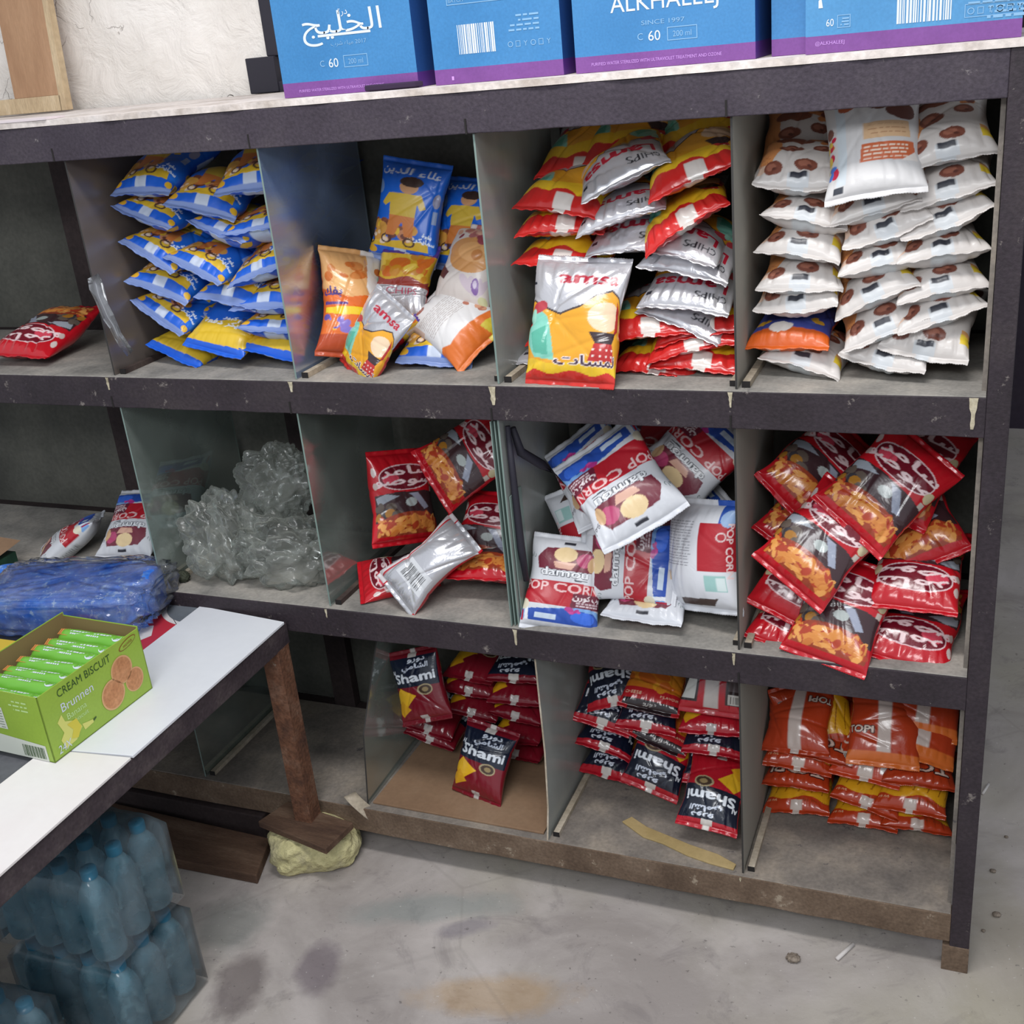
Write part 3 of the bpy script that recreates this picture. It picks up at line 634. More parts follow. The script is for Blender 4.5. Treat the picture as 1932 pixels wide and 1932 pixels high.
def art_popcorn_side():
    """back turned up: small print, green mark, red half"""
    f = Art(15.5, 19.5, (212, 214, 220)); f.rect(.8, -2.4, 7.75, 6.6, (172, 26, 40)); f.rect(3.4, 6.6, 7.75, 9.75, (40, 84, 176)); f.ell(5.2, 7.4, 1.6, 1.6, (150, 180, 220))
    f.text('POP CORN', 5.9, 1.4, 1.5, (226, 200, 200), rot=-pi/2, bold=.05); f.ell(4.2, 4.0, .9, .9, (214, 190, 190), ring=.5)
    f.lines(-5.4, 0, 6.6, 16, .55, (140, 142, 150), .15); f.rect(1.6, -6.2, 4.9, -3.2, (150, 190, 186)); f.rect(3.3, -6.0, 4.7, -3.6, (206, 220, 220)); f.blobs(11, 7, (-7, -6, -4.2, -3.4), (.4, .9), [(140, 90, 60), (206, 180, 150)])
    f.poly([(-2, -8.0), (3, -7.6), (2, -9.2), (-2, -9.4)], (70, 54, 50))
    return f, art_popcorn()[1]
def art_sambo():
    W, L = 15.5, 20; Rd = (186, 20, 34)
    f = Art(W, L, Rd)
    f.ell(0, 4.6, 4.9, 3.0, (226, 196, 200)); f.ell(0, 4.6, 4.65, 2.75, (110, 18, 36))
    f.ell(-2.6, 4.4, 1.5, 1.3, (206, 70, 90))
    f.text(ar('سامر'), .3, 5.9, 1.9, (232, 206, 208), sx=1.7, bold=.11); f.text(ar('صوصو'), -.1, 3.3, 1.8, (232, 206, 208), sx=1.7, bold=.11)
    f.ell(5.6, 3.2, 1.2, 1.2, (198, 186, 150)); f.ell(-6.0, 6.2, .8, 1.1, (206, 190, 186)); f.ell(-6, 3, .7, .8, (196, 176, 170)); f.rect(4.8, .6, 6.2, 1.9, (190, 180, 170))
    f.poly([(-6.6, -5.5), (-6.4, .8), (-2, 1.3), (3, 1.2), (6.4, .4), (6.6, -5.5)], (62, 40, 44))
    f.poly([(-6.2, .2), (-3.8, 1.1), (-1.4, .4), (-3.4, -.6), (-5.6, -1.8)], (150, 156, 166)); f.poly([(.2, .8), (1.6, .8), (3.8, -2.8), (2.6, -3.2)], (154, 160, 178)); f.ell(.4, -1.2, .9, 1.0, (170, 178, 176)); f.blobs(15, 9, (-6, -4.6, -1.6, -1.6), (.5, 1.1), [(164, 112, 40), (96, 84, 76), (190, 150, 70), (60, 58, 64)])
    f.ell(0, -7.4, 5.8, 4.0, (150, 60, 34)); f.blobs(77, 95, (-5.2, -8.2, 5.2, -4.6), (.6, 1.15), [(214, 138, 66), (226, 158, 84), (198, 116, 52), (206, 128, 60), (174, 62, 36)], asp=.55)
    f.rect(-7.75, -10, 7.75, -8.8, Rd); f.rect(-7.75, -10, -6.7, 2, (196, 24, 38)); f.rect(6.7, -10, 7.75, 2, (196, 24, 38))
    b = Art(W, L, (200, 200, 206), .5)
    b.rect(-7.75, -10, -5.4, 10, (178, 22, 38)); b.rect(5.4, -10, 7.75, 10, (178, 22, 38)); b.rect(-5.6, -10, -3.4, 10, (206, 200, 202)); b.rect(-3.5, -10, -3.2, 10, (178, 22, 38))
    b.rect(-2.2, -6.6, 3.8, -1.6, (206, 208, 212)); b.bars(-1.4, -6, 2.8, -2.6, 6)
    return f, b
def art_sambo_silver():
    b = art_sambo()[1]; b2 = Art(15.5, 20, (186, 20, 34)); return b, b2
def art_sambo_bottom():
    f, b = art_sambo(); b = Art(15.5, 20, (180, 18, 34)); b.rect(-1.2, -10, 1.2, 10, (170, 18, 32)); b.rect(-5.4, -8.4, -.4, -6.6, (200, 200, 196)); b.rect(.6, -8.4, 5.4, -6.6, (200, 200, 196))
    return f, b
def art_shami(red, navy):
    W, L = 13, 17
    f = Art(W, L, red)
    f.poly([(-5.6, 8.5), (5.6, 8.5), (5.4, -.2), (-5.4, .4)], navy)
    f.text(ar('دورو'), .8, 6.6, 1.1, (214, 222, 236), sx=1.2, bold=.05); f.text(ar('الشامي'), .6, 4.9, 1.2, (206, 214, 230), bold=.05)
    f.text('Al', -4.2, 4.2, 1.1, (226, 230, 238), bold=.06); f.text('Shami', 0.2, 2.5, 2.3, (226, 232, 240), sx=1.12, bold=.12)
    f.poly([(-5.8, -2.6), (-3.2, .2), (-.2, -2.2), (-2.8, -5.6)], (226, 176, 36)); f.poly([(-6, -5.2), (-3.4, -3), (-1.6, -5.6), (-4, -7.4)], (214, 158, 30))
    f.ell(1.6, -1.0, 1.5, 1.4, (172, 156, 120)); f.ell(1.6, -1.0, 1.2, 1.1, (70, 52, 40)); f.ell(1.6, -1.0, .6, .6, (150, 130, 90))
    f.rect(-6.5, 7.6, 6.5, 8.5, red); f.rect(-.7, 7.4, .7, 8.5, (206, 200, 194)); f.rect(-.6, -8.5, .6, -7.4, (190, 182, 178))
    b = Art(W, L, red)
    b.rect(-.9, -8.5, .9, 8.5, (190, 182, 178)); b.rect(1.8, -7, 6, 3, (48, 36, 38)); b.rect(2.2, -6.8, 5.6, -4.6, (196, 192, 186)); b.bars(2.4, -6.6, 5.4, -5, 3); b.rect(2.2, -3.8, 5.6, 2.6, (92, 82, 84))
    b.rect(-6, -7, -1.8, 3, (44, 34, 38)); b.poly([(-5.6, -6.4), (-2.2, -6.4), (-2.2, 2.4)], (190, 190, 186)); b.rect(-.9, -8.4, .9, -8.0, red)
    return f, b
def art_shami_chips(red):
    f = Art(13, 17, red); f.rect(-5.8, -4.4, 5.8, 8.5, (206, 120, 34)); f.blobs(9, 22, (-5.4, -3.8, 5.4, 7), (.9, 2.0), [(214, 134, 38), (226, 156, 44), (196, 100, 34)])
    f.text('CHEESE', -3, -5.8, .7, (226, 190, 160)); f.text('FLAVOUR', 3, -5.7, .6, (226, 190, 160)); f.rect(-4.6, -8.5, 4.8, -7.2, (40, 26, 30)); f.text(ar('دورو'), 0, -7.9, .7, (210, 206, 200))
    return f, art_shami(red, (28, 22, 34))[1]
def art_topi():
    W, L = 13.5, 18; O = (180, 60, 27)
    f = Art(W, L, O); f.band(lambda x: -6.8+.5*np.sin(x), lambda x: 1.6+.8*np.sin(x*.7), (222, 164, 34))
    for i in range(7):
        x = -5.4+i*1.8; f.poly([(x, -5.6), (x+.18, -5.6), (x+1.1, .4), (x+.9, .4)], (150, 92, 20))
    f.text('TOPI', 0, 5.4, 2.6, (40, 22, 26), bold=.28, sx=1.1); f.text('TOPI', 0, 5.4, 2.6, (232, 206, 190), bold=.06, sx=1.1); f.text('CRUNCHY', 2.6, -7.4, .8, (120, 60, 30)); f.text('chips', -4, -7.4, .8, (226, 190, 150))
    f.rect(-6.75, -9, 6.75, -7.5, O); f.rect(-.7, -9, .7, -7.4, (206, 192, 182))
    b = Art(W, L, (190, 62, 30)); b.rect(-.9, -9, .9, 9, (206, 192, 182)); b.text('TOPI', 4.0, -4.6, 1.6, (42, 24, 28), bold=.2); b.text('TOPI', 4.0, -4.6, 1.6, (226, 204, 190), bold=.03)
    b.rect(-5.8, -3, -2, 1.6, (206, 196, 188)); b.bars(-5.4, -2.4, -2.4, 1.2, 2); b.text('TOPI', -3.9, -5.4, 1.4, (226, 190, 170), bold=.03); b.lines(-5.6, -2, -7, 2, .6, (220, 160, 130))
    return f, b
def art_topi_back():
    """back face up with its white seam"""
    b = art_topi()[1]; f = Art(13.5, 18, (180, 60, 28)); f.rect(-.8, -7.4, .8, 9, (206, 190, 182)); f.text('TOPI', -3.6, -2.6, 1.5, (42, 24, 28), bold=.2); f.text('TOPI', -3.6, -2.6, 1.5, (226, 204, 190), bold=.04)
    f.band(lambda x: -9+0*x, lambda x: -7.2+0*x, (214, 110, 46)); return f, b
def art_topi_label():
    f = Art(13.5, 18, (190, 62, 30)); f.rect(-.9, -9, .9, 9, (206, 192, 182)); f.rect(-6.2, -7.6, -1.6, -4.6, (206, 196, 188)); f.bars(-6.0, -7.2, -1.8, -5.0, 2); f.rect(1.8, -7.8, 5.4, -4.2, (200, 198, 196)); f.text('TOPI', -3.6, -1.6, 1.8, (226, 204, 190), bold=.1)
    return f, art_topi()[1]

define('blue', 'crisp_bag', 'snack packet', .150, .200, .066, *art_blue(), variants=3)
define('blueback', 'crisp_bag', 'snack packet', .150, .200, .062, *art_blue_side(), variants=1)
define('white', 'snack_bag', 'snack packet', .1375, .180, .066, *art_white(), variants=4, wrinkle=1.1)
define('whitetop', 'snack_bag', 'snack packet', .1375, .180, .060, *art_white_top(), variants=1, wrinkle=.8)
define('orangeback', 'snack_bag', 'snack packet', .1375, .180, .056, *art_orange_back(), variants=1)
define('orangefront', 'snack_bag', 'snack packet', .1375, .215, .072, *art_orange_front(), 'film_gloss', variants=1)
define('crocus', 'snack_bag', 'snack packet', .1375, .180, .065, *art_crocus(), variants=1)
define('whitelying', 'snack_bag', 'snack packet', .1375, .180, .050, *art_white_lying(), variants=1)
define('lamsa', 'crisp_bag', 'snack packet', .160, .215, .052, *art_lamsa(), 'film_gloss', variants=1, wrinkle=1.3)
define('lamsapile', 'crisp_bag', 'snack packet', .160, .215, .056, *art_lamsa_pile(), 'film_gloss', variants=3, wrinkle=1.5)
define('gold', 'crisp_bag', 'snack packet', .130, .170, .055, *art_gold(), 'film_gloss', variants=1, wrinkle=1.4)
define('popcorn', 'popcorn_bag', 'snack packet', .155, .195, .060, *art_popcorn(), variants=2)
define('popcornside', 'popcorn_bag', 'snack packet', .155, .195, .070, *art_popcorn_side(), variants=1)
define('sambo', 'puff_snack_bag', 'snack packet', .155, .200, .060, *art_sambo_bottom(), 'film_gloss', variants=3)
define('sambosilver', 'puff_snack_bag', 'snack packet', .118, .200, .066, *art_sambo_silver(), 'film_gloss', variants=1, wrinkle=1.4)
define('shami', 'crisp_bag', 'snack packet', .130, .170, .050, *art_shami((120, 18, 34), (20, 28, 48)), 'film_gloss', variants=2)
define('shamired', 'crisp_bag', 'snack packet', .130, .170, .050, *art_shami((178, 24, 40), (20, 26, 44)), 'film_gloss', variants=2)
define('shamichips', 'crisp_bag', 'snack packet', .130, .170, .052, *art_shami_chips((176, 30, 38)), 'film_gloss', variants=1)
_sb = art_shami((178, 24, 40), (20, 26, 44))
define('shamiback', 'crisp_bag', 'snack packet', .130, .170, .052, _sb[1], _sb[0], 'film_gloss', variants=1)
define('topi', 'crisp_bag', 'snack packet', .1375, .180, .054, *art_topi(), 'film_gloss', variants=2)
define('topiback', 'crisp_bag', 'snack packet', .1375, .180, .054, *art_topi_back(), 'film_gloss', variants=1)
define('topilabel', 'crisp_bag', 'snack packet', .1375, .180, .054, *art_topi_label(), 'film_gloss', variants=1)

_first = {}
def packet(kind, var, x, y, z, yaw, roll, pitch, spin, sc, label, group):
    """first packet of a kind is built, later ones copy it part by part"""
    k = KINDS[kind]; var %= len(k['meshes'])
    Mx = (Matrix.Translation((x, y, z)) @ Matrix.Rotation(math.radians(yaw), 4, 'Z') @ Matrix.Rotation(math.radians(roll), 4, 'Y')
          @ Matrix.Rotation(math.radians(pitch), 4, 'X') @ Matrix.Rotation(math.radians(spin), 4, 'Z') @ Matrix.Scale(sc, 4))
    key = (kind, var)
    if key not in _first:
        t = thing(k['name'], label, k['cat'])
        p, s = k['meshes'][var]
        ch = [link(bpy.data.objects.new('pouch', p), t), link(bpy.data.objects.new('end_seal', s[0]), t), link(bpy.data.objects.new('end_seal', s[1]), t)]
        _first[key] = (t, ch)
    else:
        t0, ch0 = _first[key]
        t = t0.copy(); COL.objects.link(t)
        for c in ch0:
            d = c.copy(); COL.objects.link(d); d.parent = t
        t['label'] = label
    t.matrix_world = Mx
    t['group'] = group
    return t

# ------------------------------------------------------------------ setting
def floor_material():
    m, nt, b = new_mat('worn_concrete_floor'); N = nt.nodes; L = nt.links
    tc = N.new('ShaderNodeTexCoord')
    def noise(sc, det=6, rough=.6, dist=0.0):
        n = N.new('ShaderNodeTexNoise'); n.inputs['Scale'].default_value = sc; n.inputs['Detail'].default_value = det
        n.inputs['Roughness'].default_value = rough; n.inputs['Distortion'].default_value = dist
        L.new(tc.outputs['Object'], n.inputs[0]); return n.outputs[0]
    def ramp(src, a, b_, c0=0.0, c1=1.0):
        r = N.new('ShaderNodeMapRange'); r.inputs[1].default_value = a; r.inputs[2].default_value = b_
        r.inputs[3].default_value = c0; r.inputs[4].default_value = c1; L.new(src, r.inputs[0]); return r.outputs[0]
    def mix(f, a, c):
        x = N.new('ShaderNodeMixRGB'); L.new(f, x.inputs[0])
        if isinstance(a, tuple): x.inputs[1].default_value = (*lin(a), 1)
        else: L.new(a, x.inputs[1])
        if isinstance(c, tuple): x.inputs[2].default_value = (*lin(c), 1)
        else: L.new(c, x.inputs[2])
        return x.outputs[0]
    def spot(x, y, rx, ry, rot=0.0, wob=0.6):
        mp = N.new('ShaderNodeMapping'); mp.vector_type = 'TEXTURE'
        mp.inputs['Location'].default_value = (x, y, 0); mp.inputs['Rotation'].default_value = (0, 0, rot); mp.inputs['Scale'].default_value = (rx, ry, 1)
        L.new(tc.outputs['Object'], mp.inputs[0])
        ln = N.new('ShaderNodeVectorMath'); ln.operation = 'LENGTH'; L.new(mp.outputs[0], ln.inputs[0])
        ad = N.new('ShaderNodeMath'); ad.operation = 'MULTIPLY_ADD'; ad.inputs[1].default_value = wob*2; L.new(warp, ad.inputs[0]); L.new(ln.outputs['Value'], ad.inputs[2])
        return ramp(ad.outputs[0], .55+wob, 1.05+wob, 1, 0)
    warp = noise(9, 6, .65)
    c = mix(ramp(noise(2.6, 8, .6, .6), .38, .62), (156, 148, 144), (190, 182, 178))
    c = mix(ramp(noise(1.3, 5, .55), .45, .62, 0, .55), c, (158, 152, 132))
    c = mix(ramp(noise(5.5, 8, .7, 1.2), .54, .68, 0, .45), c, (112, 105, 106))
    def stain(f, amt):
        r = N.new('ShaderNodeMath'); r.operation = 'MULTIPLY'; r.inputs[1].default_value = amt; L.new(f, r.inputs[0]); return r.outputs[0]
    c = mix(stain(spot(-.80, -.30, .17, .06, .3), .45), c, (176, 140, 86))
    c = mix(stain(spot(-1.30, -.42, .06, .10, .2), .6), c, (84, 72, 74))
    c = mix(stain(spot(-1.17, -.33, .05, .08, .4), .6), c, (104, 92, 102))
    c = mix(stain(spot(-1.02, -.12, .20, .05, .35), .45), c, (126, 140, 138))
    c = mix(stain(spot(-1.42, -.28, .10, .09, 0), .45), c, (100, 112, 108))
    c = mix(stain(spot(-.93, -.15, .07, .03, .5), .5), c, (112, 106, 120))
    c = mix(stain(spot(.10, -.08, .10, .5, .1), .35), c, (150, 142, 116))
    v = N.new('ShaderNodeTexVoronoi'); v.feature = 'DISTANCE_TO_EDGE'; v.inputs['Scale'].default_value = .9
    L.new(tc.outputs['Object'], v.inputs[0])
    ck = ramp(v.outputs['Distance'], 0.001, 0.004, .12, 0); c = mix(ck, c, (104, 98, 94))
    sp = ramp(noise(70, 3, .6), .66, .72, 0, .6); c = mix(sp, c, (96, 90, 88))
    sw = ramp(noise(110, 2, .5), .70, .76, 0, .5); c = mix(sw, c, (206, 200, 196))
    L.new(c, b.inputs['Base Color']); b.inputs['Roughness'].default_value = .78; b.inputs['Specular IOR Level'].default_value = .3
    bp = N.new('ShaderNodeBump'); bp.inputs['Strength'].default_value = .35; bp.inputs['Distance'].default_value = .004
    L.new(noise(30, 8, .7), bp.inputs['Height']); L.new(bp.outputs[0], b.inputs['Normal'])
    return m

def plaster_material():
    m, nt, b = new_mat('rough_white_plaster'); N = nt.nodes; L = nt.links
    tc = N.new('ShaderNodeTexCoord')
    def noise(sc, det=6, rough=.6, dist=0.0):
        n = N.new('ShaderNodeTexNoise'); n.inputs['Scale'].default_value = sc; n.inputs['Detail'].default_value = det
        n.inputs['Roughness'].default_value = rough; n.inputs['Distortion'].default_value = dist
        L.new(tc.outputs['Object'], n.inputs[0]); return n.outputs[0]
    r = N.new('ShaderNodeValToRGB'); e = r.color_ramp.elements
    e[0].position = .3; e[0].color = (*lin((214, 207, 199)), 1); e[1].position = .65; e[1].color = (*lin((234, 228, 222)), 1)
    L.new(noise(5, 6, .6), r.inputs[0])
    v = N.new('ShaderNodeTexVoronoi'); v.feature = 'DISTANCE_TO_EDGE'; v.inputs['Scale'].default_value = 4.2
    wv = N.new('ShaderNodeVectorMath'); wv.operation = 'MULTIPLY_ADD'; wv.inputs[1].default_value = (.35, .35, .35)
    nn = N.new('ShaderNodeTexNoise'); nn.inputs['Scale'].default_value = 6; nn.inputs['Detail'].default_value = 5; L.new(tc.outputs['Object'], nn.inputs[0])
    L.new(nn.outputs['Color'], wv.inputs[0]); L.new(tc.outputs['Object'], wv.inputs[2]); L.new(wv.outputs[0], v.inputs[0])
    mr = N.new('ShaderNodeMapRange'); mr.inputs[1].default_value = .002; mr.inputs[2].default_value = .007; mr.inputs[3].default_value = .7; mr.inputs[4].default_value = 0
    L.new(v.outputs['Distance'], mr.inputs[0])
    gate = N.new('ShaderNodeMapRange'); gate.inputs[1].default_value = .56; gate.inputs[2].default_value = .66; L.new(noise(4, 3), gate.inputs[0])
    g2 = N.new('ShaderNodeMath'); g2.operation = 'MULTIPLY'; L.new(mr.outputs[0], g2.inputs[0]); L.new(gate.outputs[0], g2.inputs[1])
    mx = N.new('ShaderNodeMixRGB'); mx.inputs[2].default_value = (*lin((118, 106, 96)), 1)
    L.new(g2.outputs[0], mx.inputs[0]); L.new(r.outputs[0], mx.inputs[1]); L.new(mx.outputs[0], b.inputs['Base Color'])
    b.inputs['Roughness'].default_value = .85
    bp = N.new('ShaderNodeBump'); bp.inputs['Strength'].default_value = .8; bp.inputs['Distance'].default_value = .012
    ad = N.new('ShaderNodeMath'); ad.operation = 'SUBTRACT'; L.new(noise(14, 8, .62, .6), ad.inputs[0]); L.new(g2.outputs[0], ad.inputs[1])
    L.new(ad.outputs[0], bp.inputs['Height']); L.new(bp.outputs[0], b.inputs['Normal'])
    return m
M['floor'] = floor_material(); M['plaster'] = plaster_material()
M['dark_wall'] = mottled('dark_far_wall', [(48, 42, 54), (58, 50, 62), (66, 58, 66)], 2, .9, .2, 40, .1)

def struct(name, mb, mat, **kw):
    o = mb.build(name, mat, **kw); o['kind'] = 'structure'; return o
g = MB(); g.box((-4.2, -3.6, -.06), (2.4, 3.25, 0)); struct('floor', g, M['floor'])
g = MB(); g.box((-4.2, .43, 0), (.0, .55, 3.0)); struct('wall_back', g, M['plaster'])
g = MB(); g.box((-.6, 3.1, 0), (2.4, 3.2, 3.0)); struct('wall_far', g, M['dark_wall'])
g = MB(); g.box((-.12, .55, 0), (.0, 3.1, 3.0)); struct('wall_side', g, M['dark_wall'])

# ------------------------------------------------------------------ shelving
ZB0, ZB1, Z20, Z21, Z10, Z11, ZT0, ZT1 = .067, .130, .569, .632, 1.055, 1.119, 1.544, 1.608
XL, XR, XP = -2.62, 0.0, .034
shelf = thing('shelving_unit', 'long dark purple open shelf with three tiers of glass divided compartments', 'shelf', (-1.3, .2, 0))
def sp(name, mb, mat, bevel=0):
    o = mb.build(name, mat, None, bevel); o.parent = shelf; o.matrix_parent_inverse = Matrix.Translation((1.3, -.2, 0)); return o
def rail(name, z0, z1, mat, y0=0.0, y1=.03, x0=XL, x1=XR):
    """a rail sawn a little unevenly"""
    n = 40; g = MB(); R = random.Random(int(z0*1000)); vs = []
    for i in range(n+1):
        x = x0+(x1-x0)*i/n; d = R.uniform(-.0008, .0008)
        vs += [(x, y0+d, z0+d), (x, y1, z0+d), (x, y1, z1+d*.3), (x, y0+d, z1+d*.3)]
    fs = [(4*i+k, 4*i+(k+1) % 4, 4*i+4+(k+1) % 4, 4*i+4+k) for i in range(n) for k in range(4)] + [(0, 3, 2, 1), (4*n, 4*n+1, 4*n+2, 4*n+3)]
    fs = [f[::-1] for f in fs]
    g.add(vs, fs); return sp(name, g, mat, .0015)
rail('top_rail', ZT0, ZT1, M['paint_top']); rail('middle_rail', Z10, Z11, M['paint']); rail('middle_rail', Z20, Z21, M['paint'])
o = rail('base_rail', ZB0, ZB1, M['base_wood']); o['label'] = 'dusty brown base rail'
for z0, z1 in ((Z20, Z21), (Z10, Z11), (ZT0, ZT1), (ZB0, ZB1)):
    rail('back_rail', z0, z1, M['dark_wood'], .37, .40)
for i, (x, y) in enumerate(((XR, 0), (XR, .37), (XL-.034, 0), (XL-.034, .37))):
    g = MB(); g.box((x, y, 0), (x+.034, y+.032, ZT1)); sp('post', g, M['paint'], .0015)
g = MB(); g.box((-.012, -.0012, 0), (.0345, .034, .058)); o = sp('post_foot', g, M['base_wood'], .001)
for x in (-2.0, -1.48, -.75):
    g = MB(); g.box((x-.03, .37, ZB1), (x+.03, .398, ZT0)); sp('back_post', g, M['dark_wood'], .0015)
g = MB(); g.box((-.008, .03, ZB0), (-.001, .37, ZT0)); 
o = sp('side_panel', g, M['board_low'])
g = MB(); g.box((XL, .401, ZB1), (XR, .408, ZT1)); sp('back_panel', g, M['back'])
for nm, z, m in (('lower_board', ZB1, 'board_low'), ('shelf_board', Z21, 'board'), ('shelf_board', Z11, 'board')):
    g = MB(); g.box((XL, .002, z-.010), (-.001, .369, z+.0015)); sp(nm, g, M[m], .0008)
g = MB(); n = 60; R = random.Random(4)
top = [(XL+(XP-XL)*i/n, -.002+R.uniform(-.003, .003)) for i in range(n+1)]
g.slab(top + [(XP, .40), (XL, .40)], ZT1+.0005, 1.619); o = sp('top_board', g, M['top_board']); o['label'] = 'pale chipped plywood top'
g = MB(); g.slab([(-2.4, -.006), (-1.66, -.004), (-1.66, .05), (-2.4, .05)], 1.6195, 1.6235); sp('edge_strip', g, plain('white_edge_strip', (216, 204, 206), .6))

# glass and sheet dividers: x at front, z range, material, edge, thickness
DIV = [(-1.651, Z11, ZT0, 'glass_brown', 'dark_edge'), (-1.2175, Z11, ZT0, 'glass_blue_reflect', 'glass_edge'), (-.800, Z11, ZT0, 'glass_dusty', 'glass_edge'), (-.380, Z11, ZT0, 'glass_pale', 'dark_edge'),
       (-1.656, Z21, Z10, 'glass_clear', 'glass_edge'), (-1.229, Z21, Z10, 'glass_clear', 'glass_edge'), (-.809, Z21, Z10, 'glass_dusty', 'glass_edge'), (-.384, Z21, Z10, 'glass_pale', 'dark_edge'),
       (-1.660, ZB1, Z20, 'glass_clear', 'glass_edge'), (-1.222, ZB1, Z20, 'glass_clear', 'dark_edge'), (-.791, ZB1, Z20, 'glass_dusty', 'pale'), (-.3845, ZB1, Z20, 'glass_pale', 'dark_edge')]
for i, (x, z0, z1, mt, ed) in enumerate(DIV):
    g = MB()
    if i == 9:   # broken pane: its front edge runs back as it rises
        prof = [(.012, z0+.002), (.366, z0+.002), (.366, z1-.001), (.215, z1-.001), (.040, z0+.17)]
    elif i == 10: # bowed dusty sheet with a flared foot
        prof = [(.003, z0+.002), (.366, z0+.002), (.366, z1-.001), (.030, z1-.001), (.034, z0+.2), (.022, z0+.07)]
    else: prof = [(.010, z0+.002), (.366, z0+.002), (.366, z1-.001), (.010, z1-.001)]
    n = len(prof); t = .0035
    vs = [(x, y, z) for y, z in prof] + [(x+t, y, z) for y, z in prof]
    g.add(vs, [tuple(range(n)), tuple(range(n, 2*n))[::-1]], 0)
    g.add(vs, [(k, n+k, n+(k+1) % n, (k+1) % n) for k in range(n)], 1)
    edm = M['pale_strip'] if ed == 'pale' else M[ed]
    sp('glass_divider', g, [M[mt], edm])
    if i not in (9,):
        dk = i in (0, 5)
        g = MB(); bx0 = x+.010
        g.box((bx0, .020, z0+.0018), (bx0+.012, .366, z0+.012), 0); g.box((bx0-.001, .019, z0+.0019), (bx0+.0125, .0205, z0+.0125), 1)
        sp('divider_lath', g, [M['dark_strip'] if dk else M['pale_strip'], M['hole']])
    if i in (3, 7, 2, 6):
        g = MB(); g.box((x-.012, .026, z0+.0019), (x-.003, .30, z0+.011), 0); g.box((x-.0122, .0248, z0+.002), (x-.0028, .026, z0+.0115), 1); sp('divider_lath', g, [M['pale_strip'], M['hole']])
R = random.Random(9)
def drip(x, zt, h, w, mat='sealant'):
    g = MB(); k = 7; L = []; Rr = []
    for j in range(k):
        q = j/(k-1); ww = w*(1-.6*q)*R.uniform(.75, 1.15); L.append((x-ww/2+R.uniform(-.0006, .0006), -.0016, zt-h*q)); Rr.append((x+ww/2, -.0016, zt-h*q))
    vs = L+Rr+[(a, .0005, c) for a, b, c in L]+[(a, .0005, c) for a, b, c in Rr]
    fs = [(j, j+1, k+j+1, k+j) for j in range(k-1)] + [(j, 2*k+j, 2*k+j+1, j+1) for j in range(k-1)] + [(k+j, k+j+1, 3*k+j+1, 3*k+j) for j in range(k-1)] + [(k-1, 3*k-1, 4*k-1, 2*k-1)]
    g.add(vs, fs, 0, False); o = sp('sealant_drip', g, M[mat]); return o
for x, z, h, w in ((-1.662, Z11, .026, .007), (-1.2235, Z11, .02, .010), (-.807, Z11, .034, .014), (-.386, Z11, .026, .007), (-1.233, Z21, .02, .005), (-.812, Z21, .034, .008), (-.3895, Z21, .024, .006), (-.386, ZB1, .010, .005), (-.018, Z11, .05, .012)):
    drip(x, z, h, w)
for x, z in ((-1.664, ZT0), (-1.2225, ZT0), (-.806, ZT0), (-.3835, ZT0), (-1.662, Z10), (-1.2335, Z10), (-.8135, Z10), (-.3865, Z10), (-.3815, Z20)):
    g = MB(); g.box((x-.0015, -.0014, z), (x+.0015, .001, z+.024)); sp('saw_slot', g, M['hole'])

# tape remnant hanging on the brown pane, scraps on the sealed corners
g = MB(); R = random.Random(2); nn = 9; vs = []
for i in range(nn):
    q = i/(nn-1)
    for j, w in enumerate((-.5, 0, .5)): vs.append((-1.640+.05*q+w*.035*(1-.5*q), .004-.012*math.sin(q*3)+R.uniform(-.003, .003), 1.325-.155*q+w*.012))
g.add(vs, [(3*i+j, 3*i+j+1, 3*i+4+j, 3*i+3+j) for i in range(nn-1) for j in range(2)], 0, True)
o = g.build('clear_film_scrap', M['wrap_thin']); s_ = o.modifiers.new('thick', 'SOLIDIFY'); s_.thickness = .0006
tag(o, 'clear crumpled film scrap hanging on the brown pane left of the blue packets', 'plastic scrap')

# cardboard on the bottom shelf
g = MB(); g.slab([(-1.212, .020), (-.803, .018), (-.806, .33), (-1.205, .33)], ZB1+.002, ZB1+.007)
tag(g.build('cardboard_sheet', M['cardboard'], None, .001), 'flat brown cardboard sheet under the maroon packets on the bottom shelf', 'cardboard')
g = MB(); pts = [(-.655, .098), (-.60, .062), (-.555, .052), (-.50, .030), (-.45, .018), (-.402, .012), (-.400, .028), (-.44, .048), (-.50, .062), (-.55, .078), (-.60, .094), (-.64, .118)]
g.slab(pts, ZB1+.002, ZB1+.006); tag(g.build('torn_cardboard', M['torn_card'], None, .0008), 'torn yellowish cardboard strip on the bottom shelf below the red and navy packets', 'cardboard')
g = MB(); pts = [(-1.262, .012), (-1.225, .004), (-1.212, .012), (-1.235, .04), (-1.25, .05)]
vs = [(x, y, ZB1+.004+.02*(i in (3, 4))) for i, (x, y) in enumerate(pts)]
R = random.Random(5); vv = []
for i in range(8):
    q = i/7
    for j in range(3): vv.append((-1.268+.045*q+.008*j, -.006+.012*j-.010*math.sin(q*3.1), ZB1+.028-.045*q*(j < 2)-.02*j*q+.012*math.sin(q*3.14)))
g.add(vv, [(3*i+j, 3*i+j+1, 3*i+4+j, 3*i+3+j) for i in range(7) for j in range(2)], 0, True)
o = g.build('paper_scrap', M['pale_strip']); s_ = o.modifiers.new('t', 'SOLIDIFY'); s_.thickness = .0012
tag(o, 'pale peeled paper scrap on the base rail left of the cardboard sheet', 'paper scrap')

